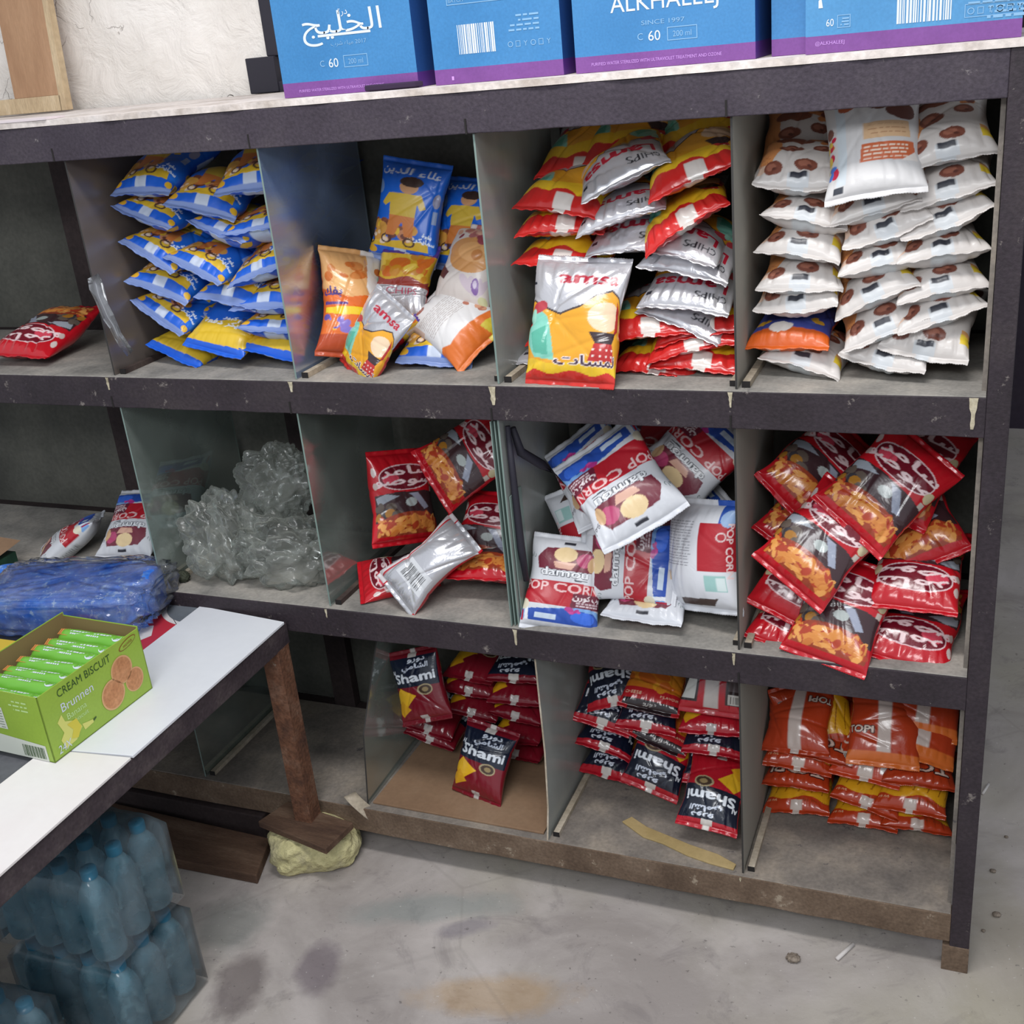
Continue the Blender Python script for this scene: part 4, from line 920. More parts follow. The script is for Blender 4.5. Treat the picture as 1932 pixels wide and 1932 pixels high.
# thin broken sheets and dark cord leaning at the middle divider
g = MB()
R = random.Random(12)
for k in range(4):
    x0 = -.822+.006*k; g.box((x0, .006+.004*k, Z21+.003), (x0+.0022, .012+.004*k+.05, Z10-.004-.05*k*(k > 1)))
tag(g.build('thin_broken_panes', M['glass_edge']), 'thin grey broken panes stood on edge left of the popcorn heap', 'glass pane')
g = MB(); g.tube([(-.797, .05, Z10-.03), (-.79, .06, Z10-.08), (-.765, .10, Z10-.12), (-.74, .15, Z10-.17), (-.72, .19, Z10-.21)], [.006, .009, .009, .008, .006]); g.tube([(-.798, .03, Z10-.02), (-.797, .03, Z10-.12), (-.795, .03, Z10-.26), (-.793, .035, Z21+.09)], [.005, .007, .008, .006])
tag(g.build('hanging_strap', M['cord']), 'dark forked strap hanging down beside the popcorn heap', 'strap')

# ------------------------------------------------------------------ cartons on top
def carton(label, x0, x1, y0, y1, z0, h, print_fn, front='carton_blue'):
    t = thing('water_carton', label, 'carton', ((x0+x1)/2, (y0+y1)/2, z0), group='blue water cartons on top of the shelf')
    g = MB(); b = .0235
    def P(x, y, z): return (x-(x0+x1)/2, y-(y0+y1)/2, z-z0)
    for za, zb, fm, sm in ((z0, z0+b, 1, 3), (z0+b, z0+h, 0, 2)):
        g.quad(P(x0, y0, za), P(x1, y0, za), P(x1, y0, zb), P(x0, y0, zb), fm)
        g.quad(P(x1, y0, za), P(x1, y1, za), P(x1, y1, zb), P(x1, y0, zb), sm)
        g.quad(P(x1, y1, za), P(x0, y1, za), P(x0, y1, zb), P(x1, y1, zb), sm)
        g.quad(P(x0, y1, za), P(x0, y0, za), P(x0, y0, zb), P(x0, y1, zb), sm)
    g.quad(P(x0, y0, z0), P(x0, y1, z0), P(x1, y1, z0), P(x1, y0, z0), 3); g.quad(P(x0, y0, z0+h), P(x1, y0, z0+h), P(x1, y1, z0+h), P(x0, y1, z0+h), 2)
    F = lambda x, z: P(x, y0-.0006, z0+z)
    if print_fn: print_fn(g, F, x0, x1)
    g.build('carton_body', [M[front], M['carton_purple'], M['carton_side_shade'], M['carton_purple_shade'], M['ink_white'], M['ink_pale'], M['ink_pink'], M['ink_lilac'], M['navy']], t)
    return t
def r_(g, F, x0, z0, x1, z1, m): g.flat(F, [(x0, z0), (x1, z0), (x1, z1), (x0, z1)], m)
def frame_(g, F, x0, z0, x1, z1, w, m):
    r_(g, F, x0, z0, x1, z0+w, m); r_(g, F, x0, z1-w, x1, z1, m); r_(g, F, x0, z0+w, x0+w, z1-w, m); r_(g, F, x1-w, z0+w, x1, z1-w, m)
def size_(g, F, x, z, s=1.0):
    g.text(F, '60', x, z, .0145*s, 4, sx=1.0); g.text(F, 'C', x-.022*s, z, .010*s, 5); g.text(F, '200 ml', x+.043*s, z, .0085*s, 5, sx=.9); frame_(g, F, x+.020*s, z-.009*s, x+.066*s, z+.010*s, .0012, 5)
def barcode(g, F, x0, x1, z0, z1, m=4, seed=1):
    R = random.Random(seed); x = x0
    while x < x1: w = R.choice((.0012, .002, .003)); r_(g, F, x, z0, min(x+w, x1), z1, m); x += w+R.choice((.0008, .0014, .002))
def icons(g, F, x, z, n=6, d=.013):
    for i in range(n):
        if i % 3 == 1: frame_(g, F, x+i*d-.004, z-.0045, x+i*d+.004, z+.0045, .001, 5)
        elif i % 3 == 0: g.text(F, 'O', x+i*d, z, .009, 5)
        else: g.text(F, 'Y', x+i*d, z, .008, 5)
def microtext(g, F, x0, x1, z, n, dz, m=5, h=.003, seed=1, right=True):
    R = random.Random(seed)
    for i in range(n):
        x = x1 if right else x0; k = R.uniform(.55, 1.0)*(x1-x0); e = x1-k
        while x > e: w = R.uniform(.006, .016); r_(g, F, max(x-w, e), z-i*dz, x, z-i*dz+h, m); x -= w+.003
def print_one(g, F, x0, x1):
    cx = (x0+x1)/2-.012
    g.text(F, ar('الخليج'), cx+.012, .104, .034, 4, sx=1.35); g.text(F, ar('درة'), cx+.018, .126, .010, 4, sx=1.1)
    r_(g, F, cx-.035, .0915, cx+.066, .0955, 4)
    g.flat(F, [(cx+.004, .152), (cx+.013, .148), (cx+.018, .160), (cx+.007, .170)], 6); g.flat(F, [(cx-.010, .164), (cx, .158), (cx+.004, .170), (cx-.006, .180)], 4)
    g.text(F, ar('مياه شرب') + ' 2017', cx+.022, .079, .0065, 5, sx=1.2)
    size_(g, F, cx-.012, .050); g.text(F, 'PURIFIED WATER STERILIZED WITH ULTRAVIOLET AND OZONE', cx-.004, .0095, .0045, 7, sx=.92)
def print_two(g, F, x0, x1):
    frame_(g, F, x0+.034, .118, x1-.03, .21, .0012, 5)
    for k, xx in enumerate((x0+.045, x0+.118, x0+.168)): microtext(g, F, xx, xx+(.014 if k < 2 else .03), .178, 9, .0065, 5, .003, 4+k)
    g.text(F, 'BATCH', x0+.05, .1245, .006, 5); barcode(g, F, x0+.048, x0+.112, .044, .088)
    microtext(g, F, x0+.13, x1-.035, .092, 4, .007, 5, .0028, 8); icons(g, F, x0+.138, .052)
    r_(g, F, x0+.03, .006, x0+.034, .012, 7)
def print_three(g, F, x0, x1):
    cx = (x0+x1)/2
    g.text(F, 'ALKHALEEJ', cx+.004, .0900, .025, 4, sx=.98); g.text(F, 'SINCE 1997', cx+.002, .0640, .0065, 5, sx=1.5); size_(g, F, cx-.012, .045)
    g.text(F, 'PURIFIED WATER STERILIZED WITH ULTRAVIOLET TREATMENT AND OZONE', cx-.012, .0115, .0048, 7, sx=.88)
def print_five(g, F, x0, x1):
    g.text(F, '60', x0+.034, .040, .010, 4, sx=.8); frame_(g, F, x0+.044, .032, x0+.062, .049, .001, 5); microtext(g, F, x0+.046, x0+.06, .043, 3, .004, 5, .002, 3)
    g.flat(F, [(x0+.018, .06), (x0+.024, .06), (x0+.022, .072), (x0+.018, .07)], 4)
    barcode(g, F, x0+.124, x0+.195, .030, .085, 4, 6); frame_(g, F, x0+.212, .030, x0+.288, .047, .001, 5); icons(g, F, x0+.220, .038, 6, .0122); microtext(g, F, x0+.212, x0+.288, .053, 5, .0065, 5, .003, 5)
    g.text(F, '@ALKHALEEJ', x0+.034, .013, .005, 7)
z0 = 1.6195
carton('light blue water carton with white Arabic lettering, leftmost on top of the shelf', -1.166, -.905, .048, .40, z0, .30, print_one)
carton('blue water carton showing barcode and table print, second from the left', -.874, -.650, .050, .40, z0, .30, print_two)
carton('blue water carton with ALKHALEEJ lettering in the middle of the row', -.628, -.348, .046, .40, z0, .30, print_three)
carton('shaded blue water carton set back between the lettered and the rightmost one', -.329, -.278, .072, .42, z0, .30, None)
carton('sky blue water carton at the right end with large barcode', -.2735, .012, .030, .38, z0, .30, print_five, 'carton_sky')
g = MB(); g.slab([(-1.00, .034), (-.96, .030), (-.905, .034), (-.895, .046), (-1.0, .046)], z0+.001, z0+.010)
tag(g.build('dark_rag', plain('dark_rag', (44, 28, 54), .9), None, .002), 'small dark scrap under the corner of the leftmost water carton', 'scrap')
g = MB(); g.box((-1.475, .405, 1.62), (-1.405, .429, 1.69)); g.box((-1.425, .412, 1.69), (-1.395, .429, 2.1)); g.box((-1.42, .41, 1.60), (-1.19, .429, 1.64))
tag(g.build('dark_wall_strip', plain('black_wall_strip', (38, 36, 46), .8), None, .002), 'dark strip on the plaster beside the leftmost carton', 'batten')  # near-black strips set on the plaster

# wooden frame with brown board leaning at the far left
t = thing('wooden_frame', 'pale pine frame with a brown board standing on the shelf top at far left', 'frame', (-2.0, .34, 1.6195))
def wf(n, q, m):
    g = MB(); vs = []
    for y in (0, .02): vs += [(x+2.0, y+.03*(z-1.6195)/.4, z-1.6195) for x, z in q]
    k = len(q); g.add(vs, [tuple(range(k)), tuple(range(k, 2*k))[::-1]] + [(i, k+i, k+(i+1) % k, (i+1) % k) for i in range(k)]); return g.build(n, M[m], t, .001)
wf('brown_panel', [(-2.055, 1.655), (-1.930, 1.655), (-1.925, 2.1), (-2.06, 2.1)], 'brown_panel')
wf('upright', [(-1.930, 1.6225), (-1.912, 1.6225), (-1.915, 2.1), (-1.926, 2.1)], 'wood_light')
o = wf('bottom_bar', [(-2.45, 1.6225), (-1.925, 1.6225), (-1.925, 1.655), (-2.45, 1.655)], 'wood_light')
PACKETS = [
('blue', 0, -1.551, 0.181, 1.499, -4.8, -1.5, 16.4, 0, 1.0, 'blue snack packet, topmost of the left pile beside the brown pane', 'blue and yellow packets in the second top compartment'),
('blue', 1, -1.553, 0.183, 1.427, -6.5, 18.1, 7.7, 0, 1.0, 'blue snack packet, second from the top of the left pile beside the brown pane', 'blue and yellow packets in the second top compartment'),
('blue', 2, -1.552, 0.181, 1.356, -11.0, 22.1, 8.0, 0, 1.0, 'blue snack packet, third from the top of the left pile beside the brown pane', 'blue and yellow packets in the second top compartment'),
('blue', 3, -1.565, 0.185, 1.287, -0.2999999999999998, 16.8, 5.4, 0, 1.0, 'blue snack packet, fourth from the top of the left pile beside the brown pane', 'blue and yellow packets in the second top compartment'),
('blue', 4, -1.556, 0.18, 1.227, -12.5, 26.5, 8.5, 0, 1.0, 'blue snack packet, fifth from the top of the left pile beside the brown pane', 'blue and yellow packets in the second top compartment'),
('blueback', 5, -1.539, 0.181, 1.151, -11.3, 15.9, 8.7, 0, 1.0, 'blue snack packet, lowest of the left pile beside the brown pane', 'blue and yellow packets in the second top compartment'),
('blue', 6, -1.423, 0.173, 1.454, 6.5, 12.9, 12.3, 0, 1.0, 'blue snack packet, topmost of the middle pile of blue packets', 'blue and yellow packets in the second top compartment'),
('blue', 7, -1.372, 0.173, 1.383, -11.8, 16.2, -0.5, 0, 1.0, 'blue snack packet, second from the top of the middle pile of blue packets', 'blue and yellow packets in the second top compartment'),
('blue', 8, -1.444, 0.173, 1.325, -10.0, 17.9, 5.2, 0, 1.0, 'blue snack packet, third from the top of the middle pile of blue packets', 'blue and yellow packets in the second top compartment'),
('blue', 9, -1.39, 0.174, 1.271, -3.6, 7.5, 7.7, 0, 1.0, 'blue snack packet, fourth from the top of the middle pile of blue packets', 'blue and yellow packets in the second top compartment'),
('blue', 10, -1.442, 0.229, 1.197, -4.7, 15.1, 3.0, 0, 1.0, 'blue snack packet, fifth from the top of the middle pile of blue packets', 'blue and yellow packets in the second top compartment'),
('blueback', 11, -1.429, 0.156, 1.199, -5.4, 9.7, 29.2, 0, 1.0, 'blue snack packet, lowest of the middle pile of blue packets', 'blue and yellow packets in the second top compartment'),
('blue', 12, -1.309, 0.164, 1.495, 11.0, -4.0, 15.7, 0, 1.0, 'blue snack packet, topmost of the right pile of blue packets', 'blue and yellow packets in the second top compartment'),
('blue', 13, -1.301, 0.169, 1.393, 6.3, -7.5, 2.8, 0, 1.0, 'blue snack packet, second from the top of the right pile of blue packets', 'blue and yellow packets in the second top compartment'),
('blue', 14, -1.318, 0.167, 1.326, 2.6, -19.4, 13.1, 0, 1.0, 'blue snack packet, third from the top of the right pile of blue packets', 'blue and yellow packets in the second top compartment'),
('blue', 15, -1.314, 0.17, 1.254, 1.4, -3.2, 4.1, 0, 1.0, 'blue snack packet, fourth from the top of the right pile of blue packets', 'blue and yellow packets in the second top compartment'),
('blue', 16, -1.312, 0.169, 1.196, 9.3, 4.8, 2.0, 0, 1.0, 'blue snack packet, fifth from the top of the right pile of blue packets', 'blue and yellow packets in the second top compartment'),
('blueback', 17, -1.3, 0.168, 1.164, -4.6, 9.3, 10.8, 0, 1.0, 'blue snack packet, lowest of the right pile of blue packets', 'blue and yellow packets in the second top compartment'),
('blue', 18, -1.295, 0.296, 1.463, 2, -4, 6, 0, 1.0, 'blue snack packet in the rear row, topmost, seen through the hazy pane', 'blue and yellow packets in the second top compartment'),
('blue', 19, -1.307, 0.296, 1.401, 2, -4, 6, 0, 1.0, 'blue snack packet in the rear row, second from the top, seen through the hazy pane', 'blue and yellow packets in the second top compartment'),
('blue', 20, -1.319, 0.296, 1.337, 2, -4, 6, 0, 1.0, 'blue snack packet in the rear row, third from the top, seen through the hazy pane', 'blue and yellow packets in the second top compartment'),
('blue', 21, -1.331, 0.296, 1.273, 2, -4, 6, 0, 1.0, 'blue snack packet in the rear row, fourth from the top, seen through the hazy pane', 'blue and yellow packets in the second top compartment'),
('blue', 22, -1.344, 0.296, 1.206, 2, -4, 6, 0, 1.0, 'blue snack packet in the rear row, fifth from the top, seen through the hazy pane', 'blue and yellow packets in the second top compartment'),
('blue', 23, -1.356, 0.296, 1.143, 2, -4, 6, 0, 1.0, 'blue snack packet in the rear row, lowest, seen through the hazy pane', 'blue and yellow packets in the second top compartment'),
('sambo', 24, -1.951, 0.16, 1.168, -20, 4, 14, 200, 1.12, 'crumpled red snack packet lying alone on the far left top shelf', 'packets in the far left top compartment'),
('blue', 25, -1.058, 0.26, 1.384, -2, 10, 72, 0, 1.0, 'large blue packet with yellow shirted figure standing at the back', 'loose packets in the half empty middle top compartment'),
('blue', 26, -0.955, 0.3, 1.35, -8, 6, 62, 0, 0.95, 'blue packet standing half hidden behind the crocus packet', 'loose packets in the half empty middle top compartment'),
('gold', 27, -1.061, 0.2, 1.26, -3, 4, 58, 0, 0.95, 'golden crisps packet with purple top and silver lower half', 'loose packets in the half empty middle top compartment'),
('crocus', 28, -0.92, 0.21, 1.286, -16, 6, 58, 0, 0.95, 'white packet with orange disc and purple flower', 'loose packets in the half empty middle top compartment'),
('orangefront', 29, -1.154, 0.15, 1.233, 46, 16, 70, 0, 1.0, 'tall orange and white packet leaning at the left with a yellow arrow', 'loose packets in the half empty middle top compartment'),
('whitelying', 30, -0.937, 0.15, 1.198, -4, 6, 42, 62, 1.0, 'white packet with small print and orange end lying across others', 'loose packets in the half empty middle top compartment'),
('lamsa', 31, -1.078, 0.085, 1.18, -34, 22, 60, 0, 0.8, 'yellow packet with red tip standing in front beside the orange one', 'loose packets in the half empty middle top compartment'),
('gold', 32, -1.059, 0.16, 1.178, -60, 6, 40, 0, 0.75, 'plain silver packet back wedged behind the red tipped packet', 'loose packets in the half empty middle top compartment'),
('blue', 33, -0.971, 0.181, 1.162, 6, 4, 16, 0, 1.0, 'blue packet lying flat at the front right of loose packets', 'loose packets in the half empty middle top compartment'),
('lamsapile', 34, -0.69, 0.195, 1.427, -4, 6, 10, 0, 1.0, 'foil snack packet, yellow topped, highest of the left pile', 'silver yellow and red packets in the fourth top compartment'),
('lamsapile', 35, -0.702, 0.197, 1.38, 4, 4, 4, 0, 1.0, 'foil snack packet, mostly red, second of the left pile', 'silver yellow and red packets in the fourth top compartment'),
('lamsapile', 36, -0.703, 0.196, 1.327, -3, 6, 8, 0, 1.0, 'foil snack packet, bright yellow top, third of the left pile', 'silver yellow and red packets in the fourth top compartment'),
('lamsapile', 37, -0.704, 0.205, 1.241, 8, -14, 8, 0, 1.0, 'foil snack packet, half hidden left of the standing packet', 'silver yellow and red packets in the fourth top compartment'),
('lamsapile', 38, -0.712, 0.227, 1.179, 4, 4, 4, 0, 1.0, 'foil snack packet, low behind the standing packet', 'silver yellow and red packets in the fourth top compartment'),
('lamsapile', 39, -0.719, 0.197, 1.138, 0, 8, 4, 180, 1.0, 'foil snack packet, silver end at the bottom left behind the standing packet', 'silver yellow and red packets in the fourth top compartment'),
('lamsapile', 40, -0.604, 0.182, 1.468, 14, -24, 8, 180, 1.0, 'foil snack packet, silver, highest and tilted up to the right', 'silver yellow and red packets in the fourth top compartment'),
('lamsapile', 41, -0.597, 0.181, 1.405, 6, -12, 8, 180, 1.0, 'foil snack packet, silver with black chips word, middle pile', 'silver yellow and red packets in the fourth top compartment'),
('lamsapile', 42, -0.577, 0.196, 1.355, 2, -4, 10, 180, 1.0, 'foil snack packet, silver crumpled one above the standing packet', 'silver yellow and red packets in the fourth top compartment'),
('lamsapile', 43, -0.477, 0.174, 1.467, 8, -22, 10, 0, 1.0, 'foil snack packet, red with white seam, highest of the right pile', 'silver yellow and red packets in the fourth top compartment'),
('lamsapile', 44, -0.496, 0.174, 1.389, 10, -26, 8, 0, 1.0, 'foil snack packet, yellow over red, second of the right pile', 'silver yellow and red packets in the fourth top compartment'),
('lamsapile', 45, -0.487, 0.186, 1.341, -6, 10, 6, 180, 1.0, 'foil snack packet, silver under the second red one at right', 'silver yellow and red packets in the fourth top compartment'),
('lamsapile', 46, -0.47, 0.19, 1.318, -6, 8, 10, 180, 1.0, 'foil snack packet, silver with wrinkled front, right of the standing packet', 'silver yellow and red packets in the fourth top compartment'),
('lamsapile', 47, -0.473, 0.181, 1.275, -3, 8, 20, 180, 1.0, 'foil snack packet, silver with upside down red word facing out at right', 'silver yellow and red packets in the fourth top compartment'),
('lamsapile', 48, -0.474, 0.195, 1.215, -10, 18, 4, 180, 1.0, 'foil snack packet, silver sliding down toward the right pane', 'silver yellow and red packets in the fourth top compartment'),
('lamsapile', 49, -0.559, 0.185, 1.212, 4, -8, 10, 0, 1.0, 'foil snack packet, yellow over red just right of the standing packet', 'silver yellow and red packets in the fourth top compartment'),
('lamsapile', 50, -0.466, 0.196, 1.204, 4, -6, 8, 0, 1.0, 'foil snack packet, yellow over red beside the right pane', 'silver yellow and red packets in the fourth top compartment'),
('lamsapile', 51, -0.488, 0.181, 1.175, 8, -14, 4, 0, 1.0, 'foil snack packet, red rising to the right with white seam', 'silver yellow and red packets in the fourth top compartment'),
('lamsapile', 52, -0.461, 0.177, 1.151, 0, 2, 6, 0, 1.0, 'foil snack packet, red with white seam at the bottom right', 'silver yellow and red packets in the fourth top compartment'),
('lamsapile', 53, -0.534, 0.182, 1.133, -4, 8, 2, 0, 1.0, 'foil snack packet, small red end lying at the very bottom', 'silver yellow and red packets in the fourth top compartment'),
('lamsapile', 54, -0.694, 0.298, 1.488, 0, 2, 22, 0, 1.0, 'foil snack packet, dark one at the back under the top rail, left', 'silver yellow and red packets in the fourth top compartment'),
('lamsapile', 55, -0.611, 0.298, 1.508, 0, -4, 22, 0, 1.0, 'foil snack packet, dark one at the back under the top rail, middle', 'silver yellow and red packets in the fourth top compartment'),
('lamsapile', 56, -0.488, 0.289, 1.513, 4, -10, 22, 0, 1.0, 'foil snack packet, dark one at the back under the top rail, right', 'silver yellow and red packets in the fourth top compartment'),
('lamsa', 57, -0.66, 0.055, 1.221, -3, 2, 64, 0, 1.06, 'upright foil packet with teal shape and orange ground leaning in front', 'silver yellow and red packets in the fourth top compartment'),
('white', 58, -0.296, 0.157, 1.449, 3.7, 3.2, 13.6, 0, 1.0, 'white snack packet, topmost of the left pile at top right', 'white chocolate nut packets in the top right compartment'),
('white', 59, -0.281, 0.159, 1.383, 0.10000000000000009, 10.2, 6.2, 0, 1.0, 'white snack packet, second from the top of the left pile at top right', 'white chocolate nut packets in the top right compartment'),
('white', 60, -0.282, 0.157, 1.345, -6.6, 4.7, 12.7, 0, 1.0, 'white snack packet, third from the top of the left pile at top right', 'white chocolate nut packets in the top right compartment'),
('white', 61, -0.291, 0.159, 1.285, 2.0999999999999996, 2.9, 9.0, 0, 1.0, 'white snack packet, fourth from the top of the left pile at top right', 'white chocolate nut packets in the top right compartment'),
('white', 62, -0.287, 0.158, 1.251, -6.4, -6.5, 9.4, 0, 1.0, 'white snack packet, fifth from the top of the left pile at top right', 'white chocolate nut packets in the top right compartment'),
('orangeback', 63, -0.302, 0.159, 1.188, -5.2, -2.5, 6.6, 0, 1.0, 'orange snack packet with white seam between white ones in the left pile', 'white chocolate nut packets in the top right compartment'),
('white', 64, -0.278, 0.159, 1.146, -6.9, 9.9, 1.0, 0, 1.0, 'white snack packet, lowest of the left pile at top right', 'white chocolate nut packets in the top right compartment'),
('white', 65, -0.187, 0.154, 1.399, 6.3, -13.1, 6.4, 0, 1.0, 'white snack packet, topmost of the middle pile at top right', 'white chocolate nut packets in the top right compartment'),
('white', 66, -0.164, 0.153, 1.37, 1.4000000000000004, -19.8, 12.8, 0, 1.0, 'white snack packet, second from the top of the middle pile at top right', 'white chocolate nut packets in the top right compartment'),
('white', 67, -0.176, 0.152, 1.318, 8.9, -11.6, 10.1, 0, 1.0, 'white snack packet, third from the top of the middle pile at top right', 'white chocolate nut packets in the top right compartment'),
('white', 68, -0.184, 0.152, 1.269, 3.4000000000000004, -26.8, 11.8, 0, 1.0, 'white snack packet, fourth from the top of the middle pile at top right', 'white chocolate nut packets in the top right compartment'),
('white', 69, -0.171, 0.152, 1.216, 8.3, -21.2, 10.9, 0, 1.0, 'white snack packet, fifth from the top of the middle pile at top right', 'white chocolate nut packets in the top right compartment'),
('white', 70, -0.145, 0.153, 1.159, -8.6, 8.1, 7.2, 0, 1.0, 'white snack packet, lowest of the middle pile at top right', 'white chocolate nut packets in the top right compartment'),
('whitetop', 71, -0.183, 0.104, 1.485, 4, -5, 52, 0, 1.08, 'white packet lying with its back and brown label up, over the middle pile', 'white chocolate nut packets in the top right compartment'),
('white', 72, -0.085, 0.15, 1.494, 3.3, -11.6, 23.6, 0, 1.0, 'white snack packet, topmost of the right pile beside the end post', 'white chocolate nut packets in the top right compartment'),
('white', 73, -0.075, 0.156, 1.426, -1.5999999999999996, -13.3, 12.9, 0, 1.0, 'white snack packet, second from the top of the right pile beside the end post', 'white chocolate nut packets in the top right compartment'),
('white', 74, -0.085, 0.156, 1.377, 6.6, -21.0, 8.6, 0, 1.0, 'white snack packet, third from the top of the right pile beside the end post', 'white chocolate nut packets in the top right compartment'),
('white', 75, -0.09, 0.155, 1.328, 10.3, -8.1, 7.6, 0, 1.0, 'white snack packet, fourth from the top of the right pile beside the end post', 'white chocolate nut packets in the top right compartment'),
('white', 76, -0.088, 0.156, 1.276, 8.9, -12.5, 8.2, 0, 1.0, 'white snack packet, fifth from the top of the right pile beside the end post', 'white chocolate nut packets in the top right compartment'),
('white', 77, -0.091, 0.155, 1.233, 11.5, -15.5, 7.0, 0, 1.0, 'white snack packet, sixth from the top of the right pile beside the end post', 'white chocolate nut packets in the top right compartment'),
('white', 78, -0.086, 0.148, 1.2, -5.0, 7.9, 26.5, 0, 1.0, 'white snack packet, lowest of the right pile beside the end post', 'white chocolate nut packets in the top right compartment'),
('white', 79, -0.309, 0.24, 1.483, 0, 0, 40, 0, 1.0, 'dark end of a white packet at the back above the left pile', 'white chocolate nut packets in the top right compartment'),
('white', 80, -0.141, 0.28, 1.491, 0, 0, 30, 0, 1.0, 'dark end of a white packet at the back under the rail', 'white chocolate nut packets in the top right compartment'),
('popcorn', 81, -2.024, 0.14, 0.658, -34, -16, 24, 160, 1.0, 'white and maroon popcorn packet lying on its side at far left', 'popcorn packets in the left middle compartments'),
('popcorn', 82, -1.835, 0.17, 0.704, 4, -4, 34, 180, 1.0, 'popcorn packet upside down with red band beside the leaning one', 'popcorn packets in the left middle compartments'),
('popcorn', 83, -1.748, 0.24, 0.763, 14, -12, 36, 172, 1.0, 'popcorn packet seen dimly behind the glass pane', 'popcorn packets in the left middle compartments'),
('sambo', 84, -0.985, 0.24, 0.889, 8, -4, 62, -60, 1.0, 'red packet standing at the back with sideways white lettering', 'red puff packets in the middle compartment'),
('sambo', 85, -0.936, 0.2, 0.732, 4, -4, 50, -10, 0.95, 'red packet standing upright against the stacked thin panes', 'red puff packets in the middle compartment'),
('sambo', 86, -1.116, 0.17, 0.819, 60, 6, 74, -6, 1.0, 'red packet standing at the left with a pointed top', 'red puff packets in the middle compartment'),
('sambo', 87, -0.926, 0.179, 0.698, 4, -4, 8, 0, 1.0, 'red packet lying flat beside the silver one', 'red puff packets in the middle compartment'),
('sambo', 88, -1.121, 0.12, 0.661, -30, 10, 10, 150, 0.85, 'red packet lying under the silver one at left', 'red puff packets in the middle compartment'),
('sambosilver', 89, -1.017, 0.075, 0.718, 4, 0, 50, -44, 1.0, 'silver backed packet lying diagonal with white and red stripes', 'red puff packets in the middle compartment'),
('popcorn', 90, -0.609, 0.3, 0.903, 0, 4, 60, 180, 1.0, 'popcorn packet standing upside down in the shade at the back', 'popcorn packets in the fourth middle compartment'),
('popcorn', 91, -0.503, 0.22, 0.92, -10, 24, 56, 165, 1.0, 'popcorn packet in the upper right corner, tilted', 'popcorn packets in the fourth middle compartment'),
('popcorn', 92, -0.557, 0.22, 0.825, 0, 20, 40, 150, 1.0, 'shaded popcorn packet between the top and the right ones', 'popcorn packets in the fourth middle compartment'),
('popcorn', 93, -0.691, 0.18, 0.891, 10, -30, 50, 185, 1.0, 'popcorn packet at the upper left with blue end', 'popcorn packets in the fourth middle compartment'),
('popcornside', 94, -0.7, 0.17, 0.775, 10, -8, 60, 190, 1.0, 'popcorn packet half hidden above the lower left one', 'popcorn packets in the fourth middle compartment'),
('popcorn', 95, -0.729, 0.075, 0.699, 6, 6, 58, 0, 0.98, 'popcorn packet standing upright at the lower left', 'popcorn packets in the fourth middle compartment'),
('popcornside', 96, -0.462, 0.1, 0.772, -24, -10, 74, 0, 1.08, 'white backed popcorn packet standing against the right pane', 'popcorn packets in the fourth middle compartment'),
('popcorn', 97, -0.609, 0.11, 0.74, 2, 2, 60, 92, 1.0, 'popcorn packet turned sideways in the middle of heap', 'popcorn packets in the fourth middle compartment'),
('popcorn', 98, -0.569, 0.125, 0.678, 0, 2, 14, 180, 1.0, 'popcorn packet lying lowest at the front of the heap', 'popcorn packets in the fourth middle compartment'),
('popcorn', 99, -0.607, 0.07, 0.912, 8, -8, 44, 208, 1.12, 'popcorn packet on top of heap, upside down and slanting', 'popcorn packets in the fourth middle compartment'),
('sambo', 100, -0.27, 0.22, 0.904, 6, 28, 50, -20, 1.0, 'red packet at the upper left behind the pane', 'red puff packets in the right middle compartment'),
('sambo', 101, -0.116, 0.2, 0.929, -6, 10, 56, -12, 1.0, 'red packet in the upper right corner with white lettering', 'red puff packets in the right middle compartment'),
('sambo', 102, -0.271, 0.19, 0.831, 4, 16, 44, -20, 1.0, 'red packet below the upper left one', 'red puff packets in the right middle compartment'),
('sambo', 103, -0.109, 0.19, 0.828, -6, -20, 40, 14, 1.0, 'dark red packet at the right behind the middle ones', 'red puff packets in the right middle compartment'),
('sambo', 104, -0.279, 0.14, 0.729, 10, 10, 46, 160, 1.0, 'red packet upside down against the left pane', 'red puff packets in the right middle compartment'),
('sambo', 105, -0.148, 0.12, 0.917, -2, 12, 56, -28, 1.0, 'large red packet near top, lettering slanting up', 'red puff packets in the right middle compartment'),
('sambo', 106, -0.246, 0.08, 0.826, -2, 8, 56, -28, 1.0, 'large red packet in centre of heap with nut picture', 'red puff packets in the right middle compartment'),
('sambo', 107, -0.091, 0.136, 0.763, -4, 3, 24, 180, 1.0, 'red packet lying at the right with upside down lettering', 'red puff packets in the right middle compartment'),
('sambo', 108, -0.293, 0.138, 0.649, -4, 14, 20, 180, 1.0, 'red packet lying lowest at the front left', 'red puff packets in the right middle compartment'),
('sambo', 109, -0.093, 0.117, 0.664, -4, 8, 22, 180, 1.0, 'red packet lying lowest at the front right', 'red puff packets in the right middle compartment'),
('sambo', 110, -0.212, 0.065, 0.7, -4, 6, 50, -8, 1.0, 'red packet at the bottom centre with nut picture', 'red puff packets in the right middle compartment'),
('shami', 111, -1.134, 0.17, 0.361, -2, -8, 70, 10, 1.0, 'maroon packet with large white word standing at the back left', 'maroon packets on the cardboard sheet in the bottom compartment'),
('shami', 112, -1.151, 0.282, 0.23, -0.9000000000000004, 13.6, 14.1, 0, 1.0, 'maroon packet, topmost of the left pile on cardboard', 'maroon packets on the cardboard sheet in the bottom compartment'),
('shami', 113, -1.152, 0.285, 0.185, -2.3, 11.4, 3.8, 0, 1.0, 'maroon packet, lowest of the left pile on cardboard', 'maroon packets on the cardboard sheet in the bottom compartment'),
